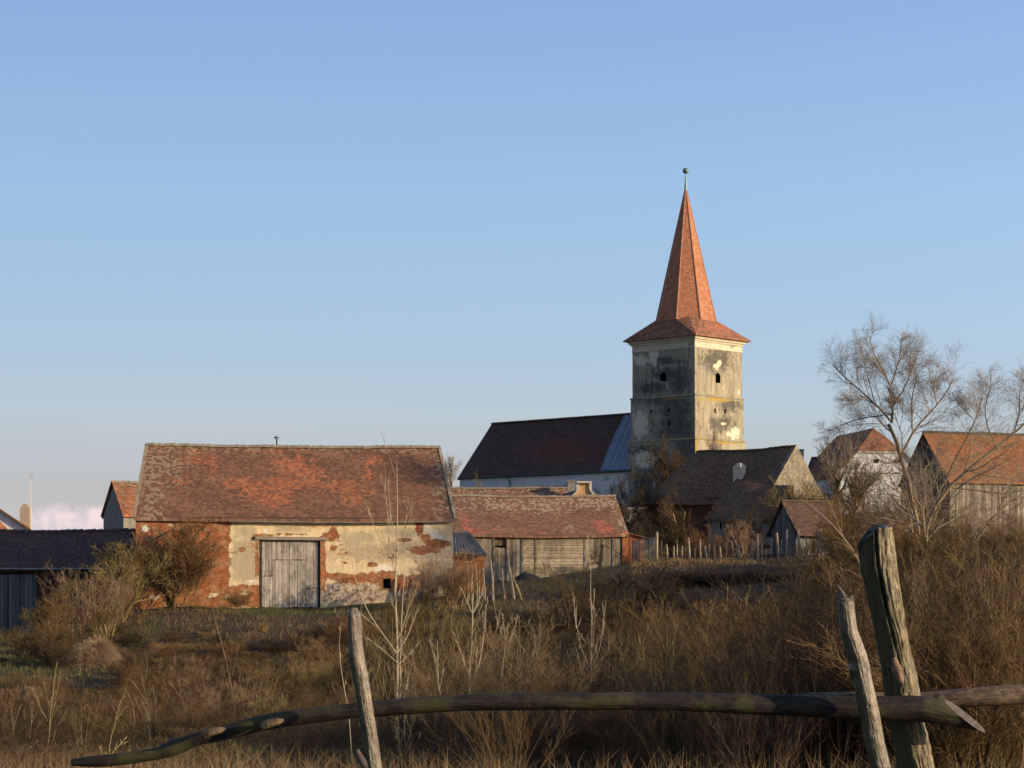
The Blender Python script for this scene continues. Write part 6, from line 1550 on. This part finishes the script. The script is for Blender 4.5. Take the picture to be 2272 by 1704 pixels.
# pale saplings in the near hollow
def sapling(D, limbs, label, seed, per=5, mat='sapling', lv2=3, ln=(.12, .3)):
    return px_tree('sapling', D, limbs, [dict(per=per + 3, tr=(.15, .97), ang=(15, 42), ln=ln, rr=.45, n=5, w=.06, up=.13, rmin=.0032), dict(per=lv2, tr=(.2, .9), ang=(15, 35), ln=(.2, .4), rr=.6, n=3, w=.05, up=.1, rmin=.0028)], M[mat], M[mat], label, seed, cat='sapling', depth=.5, k=7, rs=.6 if mat == 'sapling' else .5)
sapling(30, [[(884, 1790, 6), (881, 1600, 5.5), (880, 1455, 4.6), (876, 1300, 3.6), (875, 1245, 3), (877, 1140, 2), (877, 1020, .9)],
             [(880, 1450, 2.6), (830, 1380, 2), (798, 1323, 1.6), (786, 1260, 1.2), (779, 1200, .7)], [(881, 1450, 2.4), (905, 1410, 1.8), (925, 1350, 1)],
             [(875, 1245, 1.9), (840, 1190, 1.5), (822, 1140, 1.2), (815, 1110, .7)], [(875, 1244, 1.8), (862, 1200, 1.4), (856, 1130, 1.1), (850, 1070, .6)], [(875, 1240, 1.8), (895, 1190, 1.4), (903, 1150, 1.1), (908, 1100, .6)],
             [(876, 1248, 1.8), (900, 1210, 1.4), (910, 1160, 1), (916, 1115, .6)], [(875, 1265, 1.6), (860, 1215, 1.2), (866, 1120, .7)], [(881, 1470, 2.2), (850, 1440, 1.6), (815, 1410, 1)], [(881, 1478, 2), (910, 1450, 1.5), (935, 1420, 1)],
             [(886, 1560, 2.6), (889, 1400, 2.2), (893, 1300, 1.6), (897, 1215, .8)]],
        'tallest pale sapling, straight stem with candelabra branches rising before the cream barn wall', 31, 3, lv2=2)
sapling(24, [[(1028, 1760, 4.5), (1036, 1610, 4.2), (1040, 1530, 4), (1047, 1430, 3.2), (1049, 1367, 2.6), (1050, 1320, 1.5)], [(1040, 1536, 3), (1062, 1480, 2.4), (1076, 1400, 1.8), (1078, 1340, 1)], [(1040, 1500, 2.2), (1020, 1440, 1.6), (1006, 1400, 1)],
             [(1049, 1367, 1.8), (1035, 1330, 1.2), (1022, 1300, .7)], [(1049, 1360, 1.8), (1066, 1330, 1.2), (1072, 1295, .7)], [(1036, 1625, 2.6), (1055, 1600, 2.2), (1080, 1575, 1.6), (1110, 1545, 1)]],
        'forked pale sapling left of centre with a wishbone fork just above the rail', 32, 4)
sapling(26, [[(1085, 1760, 3.6), (1096, 1620, 3.4), (1106, 1535, 3), (1118, 1470, 2.6), (1125, 1428, 2.2), (1128, 1380, 1)], [(1125, 1430, 1.5), (1108, 1400, 1.2), (1102, 1370, .7)], [(1125, 1430, 1.5), (1142, 1400, 1.2), (1148, 1365, .7)], [(1106, 1540, 2), (1150, 1505, 1.6), (1180, 1475, 1.2), (1184, 1448, .7)], [(1124, 1440, 1.3), (1118, 1400, 1), (1114, 1362, .6)]],
        'slim pale sapling ending in a small brush of upright twigs', 33, 3)
sapling(27, [[(1312, 1790, 3.6), (1311, 1650, 3.4), (1311, 1482, 3), (1310, 1400, 2.2), (1309, 1300, 1.5), (1308, 1245, .8)], [(1310, 1485, 2), (1292, 1450, 1.6), (1278, 1380, 1.2), (1273, 1312, .7)], [(1311, 1482, 1.9), (1330, 1450, 1.5), (1340, 1390, 1.2), (1345, 1333, .7)], [(1311, 1500, 1.8), (1335, 1480, 1.4), (1340, 1440, .8)], [(1310, 1470, 1.5), (1318, 1400, 1.1), (1320, 1350, .6)], [(1310, 1440, 1.4), (1280, 1400, 1), (1274, 1360, .6)]],
        'thin straight sapling right of centre with a whippy crown before the dark thorn bushes', 34, 3)
sapling(22, [[(1010, 1790, 3.8), (997, 1704, 3.6), (984, 1590, 3), (978, 1530, 2.6), (968, 1470, 2), (972, 1420, 1.2)], [(984, 1600, 1.8), (1000, 1560, 1.4), (1010, 1520, .8)]], 'pale leaning sapling crossing behind the rail left of the forked one', 35, 3)
sapling(26, [[(528, 1700, 3.4), (524, 1591, 3.2), (514, 1500, 2.8), (498, 1430, 2.4), (484, 1385, 2), (478, 1340, 1)], [(514, 1500, 1.5), (530, 1450, 1.1), (534, 1400, .6)]], 'dark curved sapling leaning left in the brown slope below the gate', 36, 4, 'twig_pink')
sapling(26, [[(430, 1700, 2.8), (417, 1597, 2.6), (400, 1530, 2.2), (385, 1480, 2), (370, 1430, 1.4), (358, 1400, .8)]], 'leaning grey sapling left of the curved one in the brown slope', 37, 5, 'twig_pink')
sapling(24, [[(650, 1680, 3.4), (652, 1575, 3), (668, 1545, 2.8), (676, 1510, 2.2), (662, 1470, 1.5), (640, 1455, .8)], [(668, 1545, 2), (690, 1515, 1.6), (705, 1490, 1)], [(676, 1500, 1.5), (690, 1440, 1), (700, 1400, .6)]], 'small dark antler shaped sapling rising from behind the rail', 38, 4, 'twig_brown')
sapling(20, [[(787, 1760, 1.8), (785, 1700, 1.7), (775, 1600, 1.5), (760, 1510, 1.3), (750, 1460, 1.1), (752, 1400, .8), (757, 1380, .5)]], 'single pale cane arching up just left of the slender fence post', 39, 1, lv2=1, ln=(.03, .06))
sapling(22, [[(100, 1790, 3), (100, 1690, 2.8), (106, 1600, 2.4), (112, 1520, 2), (116, 1470, 1.2)], [(106, 1600, 1.5), (90, 1560, 1), (84, 1510, .6)], [(108, 1560, 1.5), (128, 1530, 1), (134, 1490, .6)]], 'thin olive sapling standing in the hollow at lower left', 40, 5, 'shoot')
sapling(18, [[(236, 1760, 2.4), (232, 1690, 2.2), (238, 1620, 1.8), (243, 1570, 1)], [(234, 1690, 1.3), (248, 1665, 1), (256, 1645, .6)]], 'short thin cane in front of the left end of the rail', 41, 2, 'shoot')
sapling(30, [[(292, 1700, 3), (296, 1620, 2.8), (298, 1590, 2.5), (290, 1560, 2), (270, 1530, 1)], [(297, 1598, 2), (312, 1570, 1.5), (318, 1540, .8)]], 'small forked sapling above the left part of the rail', 42, 5, 'twig_pink')

# thin pale shoots crowding the hollow behind the rail
def shoots():
    rng = np.random.default_rng(91); protos = []
    for q in range(5):
        a = stems(rng, int(rng.integers(2, 5)), .12, (1, 16), (1.5, 2.3), .0105, 8, .045, .02, .3)
        b = grow(rng, *a, 6, (.25, .95), (22, 45), (.2, .42), .5, 5, .06, .16, rmin=.0042); c = grow(rng, *b, 2, (.2, .9), (15, 40), (.3, .5), .7, 3, .06, .1, rmin=.0035)
        mt_ = M['shoot'] if q else M['sapling']; protos.append((plant_mesh([(*a, 4)], 'stems', mt_, rf=.72), plant_mesh([(*b, 3), (*c, 3)], 'twigs', mt_, rf=.8)))
    spots = [(785, 30, 1400), (815, 26, 1420), (835, 34, 1385), (850, 24, 1450), (905, 33, 1370), (925, 28, 1400), (945, 36, 1350), (960, 25, 1440), (985, 34, 1365), (1005, 30, 1410), (1065, 36, 1345), (1090, 30, 1400),
             (1150, 34, 1380), (1165, 28, 1430), (1190, 36, 1370), (1225, 30, 1420), (1255, 27, 1440), (1345, 30, 1400), (1385, 26, 1440), (1440, 30, 1390), (1420, 22, 1500), (1475, 24, 1470), (900, 20, 1520), (1130, 21, 1530), (600, 26, 1520), (345, 26, 1500), (55, 24, 1530), (180, 22, 1560)]
    for q, (px, D, yt) in enumerate(spots):
        st, tw = protos[q % 5]; x = (px - CX) / F * D; z = gz(x, D); s_ = (zat(yt, D) - z) / st['h']
        root = empty('young_shoot', (x, D, z), 'thin pale young shoot in the crowd of shoots behind the rail', 'shoot', 'pale shoots behind the rail')
        root.rotation_euler[2] = q * 1.9; root.scale = (s_ * .8, s_ * .8, s_)
        for nm, me in (('stems', st), ('twigs', tw)):
            o = bpy.data.objects.new(nm, me); COL.objects.link(o); o.parent = root
shoots()

# straw mound
def straw_heap():
    px, D = 205, 88; c = P(px, 1520, D); z = gz(c[0], D); rng = np.random.default_rng(5)
    n = 26; th, r = np.meshgrid(np.linspace(0, 2 * np.pi, n + 1), np.linspace(0, 1, 9))
    hgt = zat(1425, D) - z
    prof = (1 - r ** 1.5) * (1 + .12 * np.sin(5 * th + r * 3) * r)
    X = c[0] + r * np.cos(th) * .95 * (1 + .16 * np.sin(3 * th + 1)) + .25 * (1 - r); Y = D + r * np.sin(th) * .9; Z = z - .05 + hgt * prof
    root = empty('straw_mound', (c[0], D, z), 'pinkish pale mound of dead matted grass beside the left bushes', 'mound')
    g = G(); g.add(np.stack([X, Y, Z], -1).reshape(-1, 3), grid_faces(n, 8)); m = simple_mat('matted_straw', (.14, .085, .05), (.27, .18, .11), 7, sc=(3, 3, 1)); g.build('mound', m, root, smooth=True)
    K = 5200; a = rng.uniform(0, 2 * np.pi, K); rr = np.sqrt(rng.uniform(0, 1, K)); S = np.stack([c[0] + rr * np.cos(a) * 1.0 + .25 * (1 - rr), D + rr * np.sin(a) * .95, z + hgt * (1 - rr ** 1.5)], 1)
    d = np.stack([np.cos(a) * .6, np.sin(a) * .6, rng.uniform(-.2, .9, K)], 1) + rng.normal(0, .3, (K, 3)); d /= np.linalg.norm(d, axis=1, keepdims=True)
    L = rng.uniform(.2, .55, K)[:, None]; pts = np.stack([S, S + d * L * .5, S + d * L + [0, 0, -.1]], 1); R = np.full((K, 3), .006) * np.array([1, .8, .4])
    g = G(); g.add(*tubes(pts, R, 3)); tag(g.build('dead_grass', twig_mat('straw', (.20, .13, .075), (.31, .21, .125), (.44, .31, .20), .1), root), kind='stuff')
straw_heap()

# ------------------------------------------------------------------ undergrowth (one stuff object, instances of the shrub meshes)
def skyline(px):      # highest picture row the thicket reaches
    xs = [-200, 0, 100, 290, 310, 560, 720, 760, 1000, 1100, 1180, 1300, 1440, 1450, 1640, 1830, 1860, 1950, 2100, 2400]
    ys = [1430, 1430, 1380, 1330, 1350, 1372, 1372, 1350, 1335, 1340, 1330, 1310, 1290, 1300, 1302, 1290, 1195, 1180, 1165, 1165]
    return np.interp(px, xs, ys)
def undergrowth():
    rng = np.random.default_rng(77)
    srcs = [('tangle', 0, 'twig_brown'), ('tangle', 1, 'twig_pink'), ('tangle', 2, 'twig_olive'), ('tangle', 3, 'twig_brown'), ('upright', 0, 'twig_olive'), ('upright', 1, 'twig_brown'), ('thorn', 0, 'twig_dark'), ('arching', 0, 'twig_pink'), ('thorn', 1, 'twig_brown'), ('weeds', 0, 'twig_pink'), ('tangle', 0, 'twig_dark'), ('tangle', 2, 'twig_red'),
            ('tangle', 1, 'twig_brown'), ('upright', 2, 'twig_brown'), ('thorn', 2, 'twig_dark'), ('tangle', 3, 'twig_red'), ('upright', 0, 'twig_pink'), ('tangle', 2, 'twig_dark'), ('open', 0, 'twig_brown'), ('open', 1, 'twig_olive'), ('open', 2, 'twig_pink'), ('open', 3, 'twig_dark'), ('open', 1, 'twig_brown')]
    RF = [1.0] * 12 + [.42, .45, .5, .42, .45, .42, .62, .62, .62, .7, 1.0]
    PR = np.array([4, 2.5, 4, 4, 1.0, 1.0, 7, 1.0, 5, .3, 5, 2] + [0] * 6 + [0, 1, 1, 2, 5]); PR = PR / PR.sum(); PN = np.array([0] * 9 + [.2, 0, 0, 1.6, 1.6, 5.0, 1.0, .6, 3.0, 5.5, 4, 2.5, 6.5, 0]); PN = PN / PN.sum()
    PM = PR * .5 + PN * .5
    pts, idx, rot, scl = [], [], [], []
    N = 0; tries = 0
    while N < 2000 and tries < 40000:
        tries += 1
        px = rng.uniform(-150, 2420); D = 19 + 95 * rng.uniform(0, 1) ** 1.15
        x = (px - CX) / F * D
        if 560 < px < 720 and D > 100: continue
        if px < 130 and D > 70 and rng.random() < .7: continue
        if 1150 < px < 1420 and D < 60 and rng.random() < .55: continue
        if px < 1100 and D < 45 and rng.random() < .45: continue
        if abs(x) < 1.0 and D < 16: continue
        z = gz(x, D); h = rng.uniform(.9, 1.9) if rng.random() < .6 else rng.uniform(1.9, 3.3)
        if 700 < px < 1440: h *= .68
        lim = zat(skyline(px) + rng.uniform(0, 25), D) - z
        if px < 700: lim = min(lim, max(.7, zat(skyline(px) + 40 + (112 - D) * 1.5, D) - z))
        if 135 < px < 285 and D < 89: lim = min(lim, zat(1535, D) - z)
        h = min(h, lim)
        dn = float(wob(x, D, 6.0, .33)) + .5 * float(wob(x, D, 2.0, 1.1))
        if dn < -.42 and rng.random() < .85: continue
        if dn < 0: h *= .62
        if 1130 < px < 1560 and D > 70: h *= .55
        elif dn > .45: h = min(lim, h * 1.25)
        if h < .4: continue
        if px > 1830 and D > 80: h = min(lim, h * 1.4)
        w = rng.random()
        k = int(rng.choice(23, p=PN if D < 42 else (PM if D < 62 else PR)))
        kind, j, mt = srcs[k]
        s = h / theight(kind, j)
        pts.append((x, D, z)); idx.append(k); rot.append(rng.uniform(0, 6.28)); scl.append((max(s, .5) * rng.uniform(.9, 1.4), max(s, .5) * rng.uniform(.9, 1.4), s)); N += 1
    for _ in range(30):        # dark scrub on the bank below the stakes
        px = rng.uniform(1450, 1840); D = rng.uniform(114, 120); x = (px - CX) / F * D; z = gz(x, D); h = min(rng.uniform(.6, 1.0), zat(1263 + rng.uniform(0, 8), D) - z)
        if h < .2: continue
        s = h / theight('tangle', 0); pts.append((x, D, z)); idx.append(10); rot.append(rng.uniform(0, 6.28)); scl.append((.6, .6, s))
    me = bpy.data.meshes.new('undergrowth'); me.from_pydata(pts, [], [])
    for an, ty, dat in (('idx', 'INT', idx), ('rotz', 'FLOAT', rot)):
        a = me.attributes.new(an, ty, 'POINT'); a.data.foreach_set('value', dat)
    a = me.attributes.new('scl', 'FLOAT_VECTOR', 'POINT'); a.data.foreach_set('vector', np.array(scl, np.float32).ravel())
    ob = bpy.data.objects.new('undergrowth', me); COL.objects.link(ob); tag(ob, 'thicket of bare brown and olive undergrowth covering the slope', 'undergrowth', kind='stuff')
    # instance sources: small shrubs that stand in the thicket themselves, as part of the same mass
    LOW = ['low %s bush within the thicket, %s' % (a, b) for a, b in zip(['brown', 'rosy brown', 'olive', 'wide brown', 'upright olive', 'upright brown', 'dark forked', 'drooping rosy', 'brown forked', 'stalky rosy', 'dark tangled', 'rusty'], ['below the left foot of the barn', 'below the patch of brick left of the gate', 'below the barn gate', 'below the right jamb of the gate', 'below the small barn window', 'below the right barn corner', 'below the door of the board barn', 'below the horizontal boards', 'below the slanting bar', 'below the left end of the stake row', 'below the middle of the stake row', 'left of the thin post'])] + ['low %s bush in the near hollow, %s' % (a, b) for a, b in zip(['fine brown', 'upright brown', 'dark forked', 'rusty', 'upright rosy', 'dark', 'open brown', 'open olive', 'open rosy', 'open dark', 'coarse brown'], ['above the left part of the rail', 'left of the slender left post', 'just left of the slender left post', 'below the left barn jamb', 'below the right barn corner', 'below the lean-to', 'behind the middle of the rail', 'below the board barn', 'left of the thin post', 'behind the split post', 'right of the split post'])]
    ng = bpy.data.node_groups.new('undergrowth_scatter', 'GeometryNodeTree')
    ng.interface.new_socket('Geometry', in_out='INPUT', socket_type='NodeSocketGeometry'); ng.interface.new_socket('Geometry', in_out='OUTPUT', socket_type='NodeSocketGeometry')
    n = ng.nodes; L = ng.links.new; gi = n.new('NodeGroupInput'); go = n.new('NodeGroupOutput')
    join_sw = n.new('GeometryNodeJoinGeometry')
    ai = n.new('GeometryNodeInputNamedAttribute'); ai.data_type = 'INT'; ai.inputs[0].default_value = 'idx'
    ar = n.new('GeometryNodeInputNamedAttribute'); ar.data_type = 'FLOAT'; ar.inputs[0].default_value = 'rotz'
    asc = n.new('GeometryNodeInputNamedAttribute'); asc.data_type = 'FLOAT_VECTOR'; asc.inputs[0].default_value = 'scl'
    cmb = n.new('ShaderNodeCombineXYZ'); L(ar.outputs[0], cmb.inputs[2])
    x0 = [0, 0, 0]
    for q, (kind, j, mt) in enumerate(srcs):
        so = bpy.data.objects.new('bush', tmesh(kind, j, mt, 'all', RF[q])); COL.objects.link(so)
        px, D = (300 + q * 130, 66 + (q * 7) % 22) if q < 12 else (380 + (q - 12) * 172, 33 + (q * 5) % 9); x = (px - CX) / F * D; z = gz(x, D); s = 1.1 / theight(kind, j)
        so.location = (x, D, z); so.scale = (s * 1.2, s * 1.2, s)
        nm = {'twig_brown': 'brown', 'twig_pink': 'rosy', 'twig_olive': 'olive', 'twig_red': 'rusty', 'twig_dark': 'dark'}[mt]
        tag(so, LOW[q], 'bush', 'low bushes within the thicket')
        oi = n.new('GeometryNodeObjectInfo'); oi.transform_space = 'ORIGINAL'; oi.inputs['Object'].default_value = so; oi.inputs['As Instance'].default_value = True
        iop = n.new('GeometryNodeInstanceOnPoints'); cp = n.new('FunctionNodeCompare'); cp.data_type = 'INT'; cp.operation = 'EQUAL'
        L(ai.outputs[0], cp.inputs[2]); cp.inputs[3].default_value = q
        L(gi.outputs[0], iop.inputs['Points']); L(cp.outputs[0], iop.inputs['Selection']); L(oi.outputs['Geometry'], iop.inputs['Instance'])
        L(cmb.outputs[0], iop.inputs['Rotation']); L(asc.outputs[0], iop.inputs['Scale']); L(iop.outputs[0], join_sw.inputs[0])
    L(join_sw.outputs[0], go.inputs[0])
    md = ob.modifiers.new('scatter', 'NODES'); md.node_group = ng
undergrowth()

# ------------------------------------------------------------------ grasses
def grass(name, label, K, region, hgt, wdt, mat, seed, lean=.35):
    rng = np.random.default_rng(seed); px0, px1, D0, D1, test = region
    px = rng.uniform(px0, px1, K); D = D0 + (D1 - D0) * rng.uniform(0, 1, K) ** .8; x = (px - CX) / F * D
    if test is not None: k_ = test(px, D, rng); px, D, x = px[k_], D[k_], x[k_]; K = len(px)
    z = ground_z(x, D); S = np.stack([x, D, z - .02], 1); h = rng.uniform(hgt[0], hgt[1], K)
    a = rng.uniform(0, 6.28, K); ln = rng.uniform(0, lean, K); d = np.stack([np.cos(a) * ln, np.sin(a) * ln, np.ones(K)], 1)
    w = rng.uniform(wdt[0], wdt[1], K); b = rng.uniform(0, 3.14, K); sd_ = np.stack([np.cos(b), np.sin(b) * .5, np.zeros(K)], 1) * w[:, None] / 2
    m_ = S + d * h[:, None] * .55; t = S + d * h[:, None] * [1.5, 1.5, .96]
    V = np.stack([S - sd_, S + sd_, m_ + sd_ * .8, m_ - sd_ * .8, t], 1).reshape(-1, 3); i = np.arange(K)[:, None] * 5
    g = G(); g.add(V, i + np.array([[0, 1, 2, 3]]), None); g.f.setdefault(3, []).append(i + np.array([[3, 2, 4]]))
    tag(g.build(name, mat), label, 'grass', kind='stuff')
def gmat(name, c1, c2, c3):
    s = Sh(name); n = s.noise(s.obj, .9, 4); n2 = s.noise(s.obj, 9, 2); s.m.use_backface_culling = False
    return s.out(s.ramp(s.math('ADD', s.math('MULTIPLY', n, .5), s.math('MULTIPLY', n2, .5)), [(.32, c1), (.5, c2), (.68, c3)]), .8, spec=.1)
GD = gmat('dry_grass_blades', (.11, .07, .032), (.215, .143, .07), (.37, .27, .14)); GG = gmat('green_grass_blades', (.055, .06, .018), (.095, .10, .032), (.17, .155, .06))
grass('dry_grass', 'dry straw coloured grass in the near hollow', 90000, (-100, 2400, 16, 50, lambda p, D, r: (r.random(len(p)) < np.where((p > 1150) & (p < 1450), .35, np.where(p > 1450, .55, 1)))), (.10, .42), (.003, .006), GD, 1, .8)
grass('dry_grass', 'short dry grass scattered over the slope below the barns', 60000, (-100, 2400, 50, 118, lambda p, D, r: ~((p > 540) & (p < 740) & (D > 104) & (D < 113) & (r.random(len(p)) < .8))), (.08, .34), (.008, .020), GD, 2)
grass('dry_grass', 'dry grass along the terrace edge under the stakes', 12000, (1400, 1900, 121, 132, None), (.10, .28), (.012, .03), GD, 5)
grass('green_grass', 'short green grass before the barns and in the hollow', 90000, (-100, 1500, 48, 133, lambda p, D, r: ((p < 260) & (D < 108)) | ((p > 500) & (p < 1000) & (D > 107) & (D < 112.5)) | ((p > 1130) & (D > 118) & (r.random(len(p)) < .4)) | ((p > 800) & (p < 1180) & (D > 96) & (D < 111)) | ((p > 1150) & (p < 1450) & (D < 62)) | (r.random(len(p)) < .12)), (.06, .22), (.010, .03), GG, 3)
